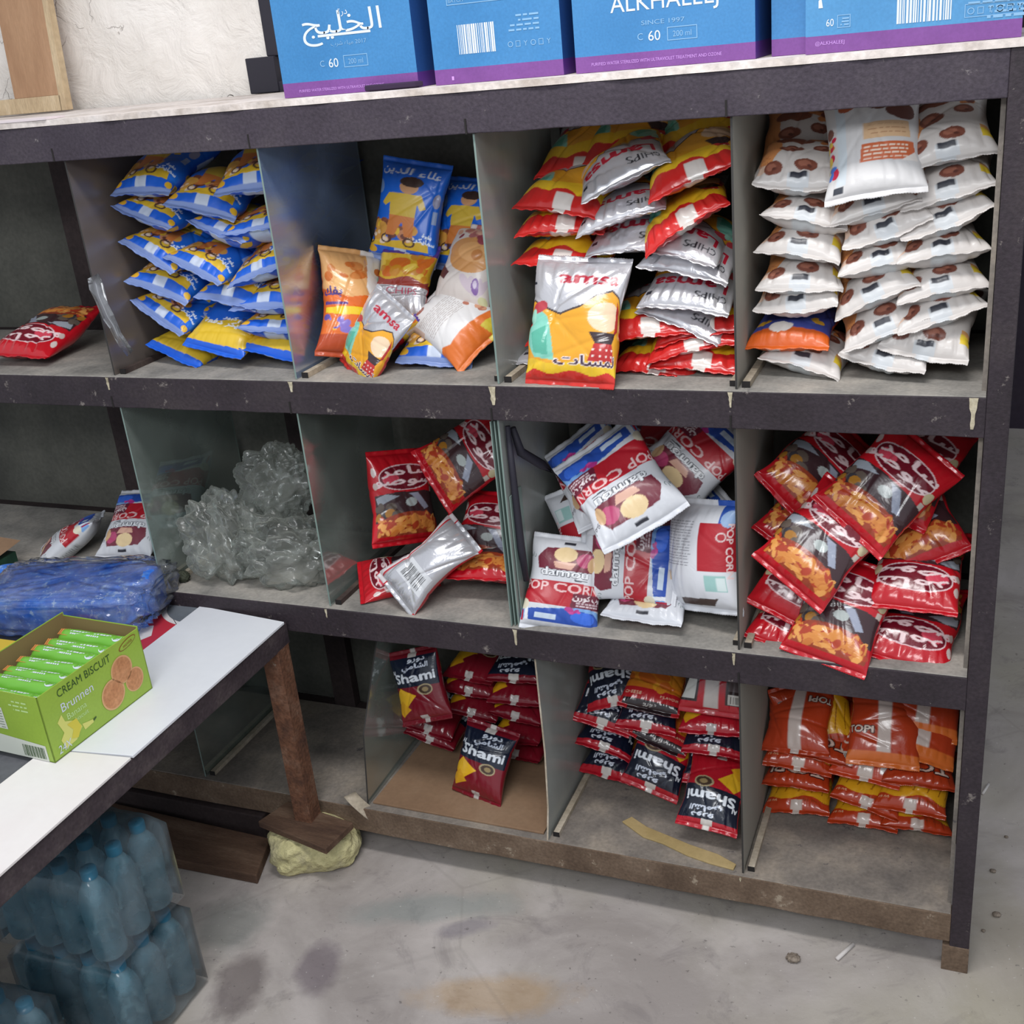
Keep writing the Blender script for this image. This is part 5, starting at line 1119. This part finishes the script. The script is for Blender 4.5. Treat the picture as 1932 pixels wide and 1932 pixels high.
('shami', 114, -1.035, 0.307, 0.368, -7.4, 3.7, 8.9, 0, 1.0, 'maroon packet, topmost of the middle pile behind the standing packet', 'maroon packets on the cardboard sheet in the bottom compartment'),
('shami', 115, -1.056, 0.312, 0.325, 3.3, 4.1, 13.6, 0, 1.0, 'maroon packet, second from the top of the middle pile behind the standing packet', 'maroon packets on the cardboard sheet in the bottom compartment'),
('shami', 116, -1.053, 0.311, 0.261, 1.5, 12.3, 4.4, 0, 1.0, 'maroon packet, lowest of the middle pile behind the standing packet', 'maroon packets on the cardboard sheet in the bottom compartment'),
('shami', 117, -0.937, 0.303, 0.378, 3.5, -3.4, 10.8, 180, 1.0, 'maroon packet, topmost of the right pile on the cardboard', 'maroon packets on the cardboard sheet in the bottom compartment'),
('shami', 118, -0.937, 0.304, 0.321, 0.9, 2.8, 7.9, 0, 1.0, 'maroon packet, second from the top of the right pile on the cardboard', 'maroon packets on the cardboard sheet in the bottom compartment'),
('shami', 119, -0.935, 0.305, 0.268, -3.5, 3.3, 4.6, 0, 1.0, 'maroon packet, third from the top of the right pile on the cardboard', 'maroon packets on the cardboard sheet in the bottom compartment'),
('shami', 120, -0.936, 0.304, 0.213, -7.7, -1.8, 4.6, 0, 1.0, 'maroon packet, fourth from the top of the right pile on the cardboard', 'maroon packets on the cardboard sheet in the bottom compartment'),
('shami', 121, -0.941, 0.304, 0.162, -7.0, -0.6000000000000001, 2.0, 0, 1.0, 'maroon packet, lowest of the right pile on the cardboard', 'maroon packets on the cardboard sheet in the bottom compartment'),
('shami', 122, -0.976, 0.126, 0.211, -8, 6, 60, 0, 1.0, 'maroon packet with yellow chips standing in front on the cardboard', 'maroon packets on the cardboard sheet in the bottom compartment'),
('shamired', 123, -0.709, 0.272, 0.392, 5.2, -14.9, 29.9, 180, 1.0, 'red and navy packet, topmost of the left pile, bottom fourth compartment', 'red and navy packets in the bottom fourth compartment'),
('shamired', 124, -0.721, 0.277, 0.326, 4.3, 17.8, 26.3, 180, 1.0, 'red and navy packet, second from the top of the left pile, bottom fourth compartment', 'red and navy packets in the bottom fourth compartment'),
('shamired', 125, -0.726, 0.285, 0.237, 1.1, 16.7, 4.1, 180, 1.0, 'red and navy packet, third from the top of the left pile, bottom fourth compartment', 'red and navy packets in the bottom fourth compartment'),
('shamired', 126, -0.711, 0.282, 0.179, -9.4, 4.1, 10.3, 180, 1.0, 'red and navy packet, lowest of the left pile, bottom fourth compartment', 'red and navy packets in the bottom fourth compartment'),
('shamichips', 127, -0.609, 0.256, 0.396, 3.2, 9.7, 27.2, 0, 1.0, 'red and navy packet, topmost of the middle pile, bottom fourth compartment', 'red and navy packets in the bottom fourth compartment'),
('shamired', 128, -0.624, 0.263, 0.331, 4.2, 7.9, 12.8, 180, 1.0, 'red and navy packet, second from the top of the middle pile, bottom fourth compartment', 'red and navy packets in the bottom fourth compartment'),
('shamichips', 129, -0.586, 0.262, 0.292, -4.9, 18.0, 13.6, 0, 1.0, 'red and navy packet, third from the top of the middle pile, bottom fourth compartment', 'red and navy packets in the bottom fourth compartment'),
('shamired', 130, -0.592, 0.21, 0.237, -3.3, 15.9, 44.2, 180, 1.0, 'red and navy packet, lowest of the middle pile, bottom fourth compartment', 'red and navy packets in the bottom fourth compartment'),
('shamiback', 131, -0.471, 0.199, 0.463, 3.8, 3.6, 55.3, 0, 1.0, 'red and navy packet, topmost of the right pile, bottom fourth compartment', 'red and navy packets in the bottom fourth compartment'),
('shamired', 132, -0.481, 0.233, 0.364, 6.6, 4.8, 10.5, 0, 1.0, 'red and navy packet, second from the top of the right pile, bottom fourth compartment', 'red and navy packets in the bottom fourth compartment'),
('shamired', 133, -0.476, 0.232, 0.319, 6.4, 7.0, 14.3, 180, 1.0, 'red and navy packet, third from the top of the right pile, bottom fourth compartment', 'red and navy packets in the bottom fourth compartment'),
('shamired', 134, -0.476, 0.232, 0.249, 4.6, 2.9, 15.6, 180, 1.0, 'red and navy packet, lowest of the right pile, bottom fourth compartment', 'red and navy packets in the bottom fourth compartment'),
('shamired', 135, -0.462, 0.129, 0.226, -2, 5, 34, 180, 0.98, 'red and navy packet lying in front of the right pile, word upside down', 'red and navy packets in the bottom fourth compartment'),
('topi', 136, -0.302, 0.3, 0.312, 30, -8, 76, 0, 1.0, 'orange and yellow packet standing at the upper left by pane', 'orange packets in the bottom right compartment'),
('topi', 137, -0.28, 0.3, 0.346, -10, 14, 50, 30, 1.0, 'orange packet at the back top with small barcode', 'orange packets in the bottom right compartment'),
('topiback', 138, -0.313, 0.275, 0.344, 12.0, -16.9, 29.7, 160, 1.0, 'orange packet, topmost of the left pile, bottom right compartment', 'orange packets in the bottom right compartment'),
('topi', 139, -0.265, 0.289, 0.292, -2.3, 6.6, 8.1, 180, 1.0, 'orange packet, second from the top of the left pile, bottom right compartment', 'orange packets in the bottom right compartment'),
('topi', 140, -0.312, 0.285, 0.283, 5.9, 11.0, 18.8, 0, 1.0, 'orange packet, third from the top of the left pile, bottom right compartment', 'orange packets in the bottom right compartment'),
('topi', 141, -0.311, 0.288, 0.222, -1.8, -0.10000000000000009, 11.6, 180, 1.0, 'orange packet, fourth from the top of the left pile, bottom right compartment', 'orange packets in the bottom right compartment'),
('topi', 142, -0.311, 0.289, 0.162, -1.0, -3.3, 9.7, 0, 1.0, 'orange packet, lowest of the left pile, bottom right compartment', 'orange packets in the bottom right compartment'),
('topiback', 143, -0.146, 0.237, 0.372, 6.0, 2.2, 41.8, 0, 1.0, 'orange packet, topmost of the middle pile, bottom right compartment', 'orange packets in the bottom right compartment'),
('topilabel', 144, -0.169, 0.269, 0.299, -3.3, 5.8, 28.6, 0, 1.0, 'orange packet, second from the top of the middle pile, bottom right compartment', 'orange packets in the bottom right compartment'),
('topi', 145, -0.164, 0.275, 0.214, -4.0, 14.9, 18.4, 0, 1.0, 'orange packet, third from the top of the middle pile, bottom right compartment', 'orange packets in the bottom right compartment'),
('topi', 146, -0.172, 0.28, 0.15, -3.9, 2.1, 1.4, 0, 1.0, 'orange packet, lowest of the middle pile, bottom right compartment', 'orange packets in the bottom right compartment'),
('topiback', 147, -0.076, 0.291, 0.412, 2.9, 5.6, 38.4, 0, 1.0, 'orange packet, topmost of the right pile, bottom right compartment', 'orange packets in the bottom right compartment'),
('topiback', 148, -0.075, 0.268, 0.368, 6.5, 15.3, 30.5, 0, 1.0, 'orange packet, second from the top of the right pile, bottom right compartment', 'orange packets in the bottom right compartment'),
('topi', 149, -0.079, 0.268, 0.284, 4.3, 4.6, 12.3, 180, 1.0, 'orange packet, third from the top of the right pile, bottom right compartment', 'orange packets in the bottom right compartment'),
('topi', 150, -0.082, 0.266, 0.232, -4.8, 1.4, 17.4, 0, 1.0, 'orange packet, fourth from the top of the right pile, bottom right compartment', 'orange packets in the bottom right compartment'),
('topi', 151, -0.083, 0.269, 0.163, 6.6, 7.0, 2.1, 0, 1.0, 'orange packet, lowest of the right pile, bottom right compartment', 'orange packets in the bottom right compartment')]
for _p in PACKETS: packet(*_p)

# ------------------------------------------------------------------ table
table = thing('worn_table', 'low table with worn dark frame and white board tops at lower left', 'table', (-1.8, -.6, 0))
def tp(name, mb, mat, bevel=0):
    o = mb.build(name, mat, None, bevel); o.parent = table; o.matrix_parent_inverse = Matrix.Translation((1.8, .6, 0)); return o
g = MB(); g.box((-2.35, -1.40, .584), (-1.34, -.035, .594)); tp('table_top', g, M['table_dark'])
g = MB(); g.box((-1.345, -1.42, .548), (-1.328, -.012, .596)); tp('side_rail', g, M['table_paint'], .0015)
g = MB(); g.box((-2.36, -.032, .548), (-1.345, -.014, .595)); tp('end_rail', g, M['table_paint'], .0015)
g = MB(); g.box((-2.36, -1.42, .548), (-1.345, -1.405, .595)); tp('end_rail', g, M['table_paint'], .0015)
g = MB(); g.box((-2.375, -1.42, .548), (-2.36, -.012, .596)); tp('side_rail', g, M['table_paint'], .0015)
def leg(x, y, sx, sy, z0):
    """angle iron, two flanges"""
    g = MB(); w = .042; t_ = .005
    g.add([(x+sx*a, y+sy*b, z) for z in (z0, .55) for a, b in ((0, 0), (-w, 0), (-w, t_), (-t_, t_), (-t_, w), (0, w))],
          [(0, 1, 2, 3, 4, 5), (11, 10, 9, 8, 7, 6)] + [(i, (i+1) % 6, 6+(i+1) % 6, 6+i) for i in range(6)])
    return tp('leg', g, M['rust'], .0008)
leg(-1.328, -.060, 1, 1, .116); leg(-1.328, -1.40, 1, 1, 0); leg(-2.37, -.060, -1, 1, 0); leg(-2.37, -1.40, -1, 1, 0)
g = MB(); g.slab([(-1.557, .004), (-1.326, -.022), (-1.3245, -.512), (-1.557, -.540)], .5975, .603)
o = tp('white_board', g, M['white_board'], .0008)
g = MB(); g.slab([(-1.500, -.535), (-1.3255, -.517), (-1.318, -1.415), (-1.520, -1.415)], .5975, .6025)
o = tp('white_board', g, M['cream_board'], .0008); o['label'] = 'cream white nearer board'

g = MB(); n = 12
S = [(-1.80, .018), (-1.558, .004), (-1.560, -.25), (-1.80, -.25)]
g.slab(S, .5975, .5985, 0)
F = lambda x, y: (x, y, .5989)
def arc(cx, cy, r, a0, a1, n=14): return [(cx+r*math.cos(a0+(a1-a0)*i/n), cy+r*math.sin(a0+(a1-a0)*i/n)) for i in range(n+1)]
g.flat(F, arc(-1.545, .035, .112, pi*1.01, pi*1.46)+[(-1.5605, -.077), (-1.5605, .004)], 1)
g.add([(x, y, .5993) for x, y in arc(-1.545, .035, .100, pi*1.02, pi*1.44)+[(-1.5605, -.060), (-1.5605, .004)]], [tuple(range(17))], 2)
g.flat(F, [(-1.70, -.13), (-1.61, -.09), (-1.585, -.13), (-1.62, -.20), (-1.70, -.22)], 1)
tag(g.build('printed_sheet', [M['sheet_red'], M['sheet_white'], M['sheet_grey']]), 'red sheet with white ring and grey disc lying on the table beside the white board', 'printed sheet')

# ------------------------------------------------------------------ biscuit box
bx = thing('biscuit_box', 'open lime green biscuit box standing on the white table board', 'box', (-1.448, -.566, .6035), (0, 0, math.radians(-2.5)))
BL, BW, BH = .252, .185, .130     # along local +y, along local -x, height; lip leans out a little
g = MB()
def side(x, y0, y1, z0, z1, m=0): g.quad((x, y0, z0), (x, y1, z0), (x+.004, y1+.002, z1), (x+.004, y0-.002, z1), m)
t_ = .002
g.box((0-t_, 0, 0), (0, BL, BH), 0); g.box((-BW, 0, 0), (-BW+t_, BL, BH+.01), 0); g.box((-BW, 0, 0), (0, t_, BH), 0); g.box((-BW, BL-t_, 0), (0, BL, BH+.004), 0); g.box((-BW, 0, 0), (0, BL, t_), 0)
g.quad((-t_-.0004, t_, .03), (-t_-.0004, BL-t_, .03), (-t_-.0004, BL-t_, BH-.001), (-t_-.0004, t_, BH-.001), 1)
g.quad((-BW+t_+.0004, t_, .03), (-BW+t_+.0004, BL-t_, .03), (-BW+t_+.0004, BL-t_, BH+.009), (-BW+t_+.0004, t_, BH+.009), 1)
g.quad((-BW+t_, BL-t_-.0004, .03), (-t_, BL-t_-.0004, .03), (-t_, BL-t_-.0004, BH+.003), (-BW+t_, BL-t_-.0004, BH+.003), 1)
F = lambda y, z: (.0005, y, z); F2 = lambda y, z: (.0009, y, z); F3 = lambda y, z: (.0013, y, z)
g.text(F, 'CREAM BISCUIT', .106, .113, .0155, 2, sx=.86)
g.text(F, 'Brunnen', .080, .084, .0175, 3, sx=.95); g.text(F, 'Banana', .072, .0625, .012, 4); g.text(F, 'biscuit', .080, .048, .009, 4)
for cx, cz, r in ((.190, .076, .027), (.158, .043, .029), (.215, .042, .023)):
    g.flat(F if r < .025 else F2, [(cx+r*math.cos(a*pi/16), cz+r*1.02*math.sin(a*pi/16)) for a in range(32)], 6)
    g.flat(F2 if r < .025 else F3, [(cx+.88*r*math.cos(a*pi/16), cz+.9*r*math.sin(a*pi/16)) for a in range(32)], 5)
g.flat(F, [(.026, .064), (.038, .074), (.042, .058), (.066, .046), (.074, .028), (.056, .012), (.030, .010), (.024, .03), (.034, .04)], 7)
g.flat(F2, [(.044, .05), (.066, .05), (.072, .030), (.060, .014), (.046, .020), (.054, .034)], 8)
g.flat(F, [(.075, .032), (.10, .026), (.10, .020), (.078, .018)], 7); g.flat(F2, [(.100, .026), (.108, .028), (.108, .025), (.101, .022)], 2)
g.text(F2, '24X', .028, .016, .016, 3, sx=.8, sk=.15)
g.flat(F, [(.218+.023*math.cos(a*pi/12), .117+.008*math.sin(a*pi/12)+.18*.023*math.cos(a*pi/12)) for a in range(24)], 9); g.flat(F2, [(.218+.021*math.cos(a*pi/12), .117+.0066*math.sin(a*pi/12)+.18*.021*math.cos(a*pi/12)) for a in range(24)], 0)
g.text(F3, 'mcvita', .218, .117, .0068, 9, rot=.17)
E1 = lambda x, z: (x, -.0005, z); E2 = lambda x, z: (x, -.0009, z)
g.flat(E1, [(-BW, 0), (-.012, 0), (-.012, .032), (-BW, .044)], 10)
barcode_ = random.Random(4); x = -.068
while x < -.018: w = barcode_.choice((.0012, .0022)); g.flat(E2, [(x, .004), (x+w, .004), (x+w, .027), (x, .027)], 2); x += w+barcode_.choice((.0012, .002))
g.flat(E1, [(-.112, .052), (-.092, .052), (-.094, .096), (-.114, .096)], 10); microtext(g, E2, -.112, -.096, .088, 7, .0055, 2, .001, 3)
microtext(g, E1, -.082, -.03, .112, 3, .008, 4, .003, 3); g.text(E1, 'Brunnen', -.13, .112, .010, 3)
g.build('box_body', [M['box_green'], M['box_inside'], M['pack_dark'], M['ink_white'], M['pack_light'], M['biscuit'], M['biscuit_rim'], M['banana_light'], M['banana'], M['logo_brown'], M['label_grey']], bx)

def biscuit_pack_mesh(seed):
    R = random.Random(seed); g = MB(); Lp, r, n, k = .165, .0165, 20, 25; vs = []
    for i in range(k):
        q = i/(k-1)*2-1; e = abs(q); f = min(1, max(0, (1-e)/.14))**.55; x = q*Lp/2
        for j in range(n):
            a = 2*pi*j/n; ca, sa = math.cos(a), math.sin(a); w = .0007*math.sin(a*5+q*9+seed)
            vs.append((x, (r*(.85+.15*f)*f+r*1.15*(1-f)+w)*ca, ((r+w)*f+.0008)*sa))
    g.add(vs, [(i*n+j, i*n+(j+1) % n, (i+1)*n+(j+1) % n, (i+1)*n+j) for i in range(k-1) for j in range(n)], 0, True)
    def Fp(x, y):
        a = y/r; return (x, (r+.0006)*math.sin(a), (r+.0009)*math.cos(a))
    for y0, y1, x0, x1, m in ((.000, .0035, -.055, .048, 1), (-.006, -.003, -.05, .02, 1)):
        for i in range(14): xa = x0+(x1-x0)*i/14; xb = xa+(x1-x0)/14*R.uniform(.6, .95); g.flat(Fp, [(xa, y0), (xb, y0), (xb, y1), (xa, y1)], m)
    for i in range(6): a = Fp; xa = -.078+.004*i; g.flat(Fp, [(xa, -.010), (xa+.0028, -.010), (xa+.0028, .004+.001*i), (xa, .004)], 2)
    g.flat(Fp, [(.060+.010*math.cos(t*pi/8), -.001+.008*math.sin(t*pi/8)) for t in range(16)], 1); g.text(lambda x, y: (x, (r+.0012)*math.sin(y/r), (r+.0014)*math.cos(y/r)), 'Bn', .060, -.001, .008, 0)
    me = g.build('biscuit_pack', [M['pack_green'], M['ink_white'], M['pack_orange']])
    return me
p0 = biscuit_pack_mesh(1)
rows = ['nearest', 'second', 'third', 'fourth', 'fifth', 'sixth', 'farthest']
Bm = Matrix.Translation((-1.448, -.566, .6035)) @ Matrix.Rotation(math.radians(-2.5), 4, 'Z')
R = random.Random(3)
for i in range(7):
    o = p0 if i == 0 else p0.copy()
    if i: COL.objects.link(o)
    o.matrix_world = Bm @ Matrix.Translation((-.092, .022+.0345*i, .100+R.uniform(-.002, .004))) @ Matrix.Rotation(R.uniform(-.05, .05), 4, 'Z') @ Matrix.Rotation(R.uniform(-.2, .35), 4, 'X')
    tag(o, f'green wrapped biscuit pack in the open box, {rows[i]} of the row' + (' from the camera' if i else ' to the camera'), 'biscuit pack', 'biscuit packs in the green box')
for i in range(7):
    o = p0.copy(); COL.objects.link(o)
    o.matrix_world = Bm @ Matrix.Translation((-.092, .022+.0345*i, .062)) @ Matrix.Rotation(R.uniform(-.04, .04), 4, 'Z')
    tag(o, 'green wrapped biscuit pack in the lower layer, hidden under the upper row', 'biscuit pack', 'lower layer of biscuit packs')

# ------------------------------------------------------------------ film-wrapped blue goods, boxes at far left of the table
def crumple(name, size, mat, seed, n=36, amp=.02, power=3.0, freq=6.0, parent=None, detail=1.0):
    """super-ellipsoid skin with crumple folds"""
    R = np.random.RandomState(seed)
    u = np.linspace(-pi/2, pi/2, n)[:, None]; v = np.linspace(-pi, pi, 2*n, endpoint=False)[None, :]
    f = lambda w, e: np.sign(w)*np.abs(w)**e
    e = 2.0/power
    x = f(np.cos(u), e)*f(np.cos(v), e); y = f(np.cos(u), e)*f(np.sin(v), e); z = f(np.sin(u), e)+0*v
    d = np.zeros_like(x)
    for k in range(9):
        a = R.uniform(-1, 1, 3)*freq*(1+k*.35*detail); d += (np.abs(np.sin(a[0]*x+a[1]*y+a[2]*z+R.uniform(0, 6)))-.64)/(1+k*.35)
    s = 1+amp/max(size)*d*.55
    V = np.stack([x*s*size[0], y*s*size[1], z*s*size[2]], -1).reshape(-1, 3)
    me = bpy.data.meshes.new(name); F = grid_faces(n, 2*n, True)
    me.from_pydata(V.tolist(), [], F.tolist()); me.polygons.foreach_set('use_smooth', np.ones(len(F), bool)); me.materials.append(mat)
    return link(bpy.data.objects.new(name, me), parent)
t = thing('wrapped_blue_goods', 'bright blue printed goods in clear film on the table behind the biscuit box', 'package', (-1.80, .0, .598))
o = crumple('blue_block', (.190, .090, .040), M['blue_bubble'], 3, 50, .010, 9, 3, t, .5); o.location = (-.055, -.085, .045); o.rotation_euler = (.1, .0, .25)
o = crumple('blue_block', (.060, .050, .042), M['blue_bubble'], 8, 40, .008, 9, 3, t, .5); o.location = (.115, -.045, .050); o.rotation_euler = (0, -.1, .4)
o = crumple('clear_film', (.205, .115, .050), M['wrap_thin'], 5, 70, .022, 5, 14, t); o.location = (-.01, -.085, .052); o.rotation_euler = (0, 0, .22); o['label'] = 'clear crinkled film'
t = thing('green_brown_carton', 'dark green and brown carton at the far left end of the table', 'carton', (-2.18, .02, .598))
g = MB(); g.box((-.13, -.10, 0), (.085, .02, .075), 0); g.quad((-.13, -.10, .0755), (.085, -.10, .0755), (.10, .03, .10), (-.13, .03, .115), 1); g.quad((-.13, .03, .1149), (.10, .03, .0999), (.085, -.10, .0754), (-.13, -.10, .0754), 1)
for i in range(5): g.flat(lambda x, z: (x, -.1005, z), [(.01+.008*i, .015), (.013+.008*i, .015), (.016+.008*i, .06), (.012+.008*i, .06)], 2)
g.build('carton_body', [M['dark_green_card'], M['cardboard'], M['gold']], t)
g = MB(); g.box((-1.98, -.47, .5985), (-1.70, -.33, .68)); 
tag(g.build('yellow_box', M['yellow_box'], None, .002), 'yellow box edge just left of the biscuit box', 'box')

# ------------------------------------------------------------------ polythene bag, film bits
o = crumple('polythene_bag', (.085, .080, .092), M['poly'], 21, 64, .034, 2.4, 3.6, None, 1.6); o.location = (-1.535, .105, Z21+.098); o.rotation_euler = (.1, .15, .3)
o2 = crumple('bag_lobe', (.125, .085, .080), M['poly'], 33, 64, .042, 2.4, 3.4, o, 1.6); o2.location = (.150, -.02, -.012)
o3 = crumple('bag_neck', (.085, .060, .085), M['poly'], 35, 56, .034, 2.2, 3.6, o, 1.6); o3.location = (.115, .05, .115)
tag(o, 'large milky clear polythene bag crumpled behind the middle glass pane', 'plastic bag')
o = crumple('dark_scrap', (.016, .012, .012), M['leaf'], 4, 18, .006, 2.5, 6); o.location = (-1.628, .05, Z21+.013); tag(o, 'small dark scrap at the foot of the polythene bag', 'scrap')

# ------------------------------------------------------------------ under the shelf and table
g = MB(); g.slab([(-1.95, -.02), (-1.90, -.165), (-1.43, -.155), (-1.47, -.035)], .0005, .026)
tag(g.build('brown_plank', M['plank'], None, .003), 'flat dirty brown plank on the floor left of the yellow stone', 'plank')
g = MB(); g.slab([(-2.1, .05), (-2.05, -.012), (-1.50, -.012), (-1.50, .05)], .0005, .062)
tag(g.build('dark_beam', M['dark_wood'], None, .003), 'dark beam lying under the shelf behind the flat plank', 'beam')
o = crumple('yellow_stone', (.098, .070, .049), M['stone'], 12, 40, .014, 3.4, 3.0, None, .6); o.location = (-1.343, -.040, .048); o.rotation_euler = (.08, .05, .5)
tag(o, 'rough yellow limestone block on the floor under the table leg', 'stone')
g = MB(); g.slab([(-1.452, -.085), (-1.252, -.128), (-1.237, -.032), (-1.425, -.002)], .099, .115)
tag(g.build('short_plank', M['plank'], None, .002), 'short plank on the stone carrying the rusty table leg', 'plank')

def bottle(name_loc, label):
    t = thing('water_bottle', label, 'bottle', name_loc, group='small water bottles in shrink packs')
    g = MB(); pr = [(.004, .004), (.022, .001), (.029, .006), (.031, .018), (.0300, .05), (.031, .056), (.0295, .062), (.031, .068), (.0295, .074), (.031, .082), (.0312, .118), (.030, .130), (.0245, .150), (.016, .164), (.0125, .170), (.0122, .178)]
    g.lathe(pr, 20, 0); a = g.build('bottle_body', M['bottle'], t)
    g = MB(); g.lathe([(.001, .192), (.0135, .192), (.0145, .190), (.0145, .174), (.0138, .173)], 18, 0); b = g.build('cap', M['cap'], t)
    return t, [a, b]
b0, bc = bottle((0, 0, 0), 'x')
def put_bottle(first, x, y, z, rz, label, tilt=(0, 0)):
    if first: t = b0
    else:
        t = b0.copy(); COL.objects.link(t)
        for c in bc: d = c.copy(); COL.objects.link(d); d.parent = t
    t.location = (x, y, z); t.rotation_euler = (tilt[0], tilt[1], rz); t['label'] = label
wordx = ['rightmost', 'second from the right', 'third from the right', 'leftmost']; wordy = ['front', 'middle', 'back']
first = True; R = random.Random(6)
for pk, (px, py, pz, nmk) in enumerate(((-1.405, -.60, .222, 'upper shrink pack'), (-1.400, -.60, .014, 'lower shrink pack'), (-1.50, -.86, .014, 'nearest shrink pack'))):
    for i in range(4):
        for j in range(3):
            put_bottle(first, px-.066*i, py+.066*j, pz, R.uniform(0, 6), f'pale blue bottle, {wordx[i]} in the {wordy[j]} row of the {nmk.replace(" shrink", "")}'); first = False
    g = MB(); x0, x1, y0, y1 = px-.066*3-.036, px+.036, py-.036, py+.066*2+.036; hh = .204; n = 14
    def ringp(z, gr, R2=random.Random(pk)):
        out = []
        for (ax, ay, bx_, by_) in ((x0, y0, x1, y0), (x1, y0, x1, y1), (x1, y1, x0, y1), (x0, y1, x0, y0)):
            for q in range(n): f_ = q/n; ed = math.sin(f_*pi); out.append((ax+(bx_-ax)*f_+(0 if ay == by_ else gr*ed*(1 if ax == x1 else -1))*R2.uniform(-1, 1), ay+(by_-ay)*f_+R2.uniform(-1, 1)*gr*ed*.6, z+R2.uniform(-1, 1)*gr))
        return out
    lv = [ringp(pz-.002, .001), ringp(pz+.05, .003), ringp(pz+.10, .004), ringp(pz+.14, .004), ringp(pz+.175, .006), ]
    cx, cy = (x0+x1)/2, (y0+y1)/2
    lv.append([(cx+(a-cx)*.82, cy+(b-cy)*.82, pz+.198) for a, b, c in lv[-1]])
    N_ = 4*n; g.add([p for r in lv for p in r], [(i*N_+k, i*N_+(k+1) % N_, (i+1)*N_+(k+1) % N_, (i+1)*N_+k) for i in range(len(lv)-1) for k in range(N_)] + [tuple(len(lv)*N_-N_+k for k in range(N_))], 0, True)
    tag(g.build('shrink_wrap', M['wrap']), f'clear shrink wrap around the {nmk.replace(" shrink", "")} of water bottles', 'shrink wrap', 'shrink wraps of the bottle packs')

# floor litter
g = MB(); g.tube([(-.197, -.034, .004), (-.172, .014, .004)], .004, 10); tag(g.build('cigarette_stub', M['paper']), 'white cigarette stub on the floor near the end post', 'cigarette stub')
o = crumple('dirt_crumb', (.013, .011, .006), M['crumb'], 7, 16, .004, 2.2, 6); o.location = (-.276, -.055, .006); tag(o, 'brown dirt crumb on the floor left of the cigarette stub', 'crumb')
g = MB(); g.tube([(.050, .56, .003), (.062, .60, .003)], .003, 8); tag(g.build('paper_stub', M['paper']), 'white stub lying on the floor right of the end post', 'paper stub')
for i, (x, y, s_) in enumerate(((.075, .30, .006), (.083, .17, .008), (.060, .12, .004), (.10, .42, .004))):
    o = crumple('floor_pebble', (s_, s_*.8, s_*.5), M['crumb'], 40+i, 12, .002, 2.2, 5); o.location = (x, y, s_*.5)
    tag(o, 'tiny grey pebble on the floor right of the end post, ' + ['third nearest', 'second nearest', 'nearest', 'farthest'][i] + ' of four', 'pebble', 'pebbles right of the end post')
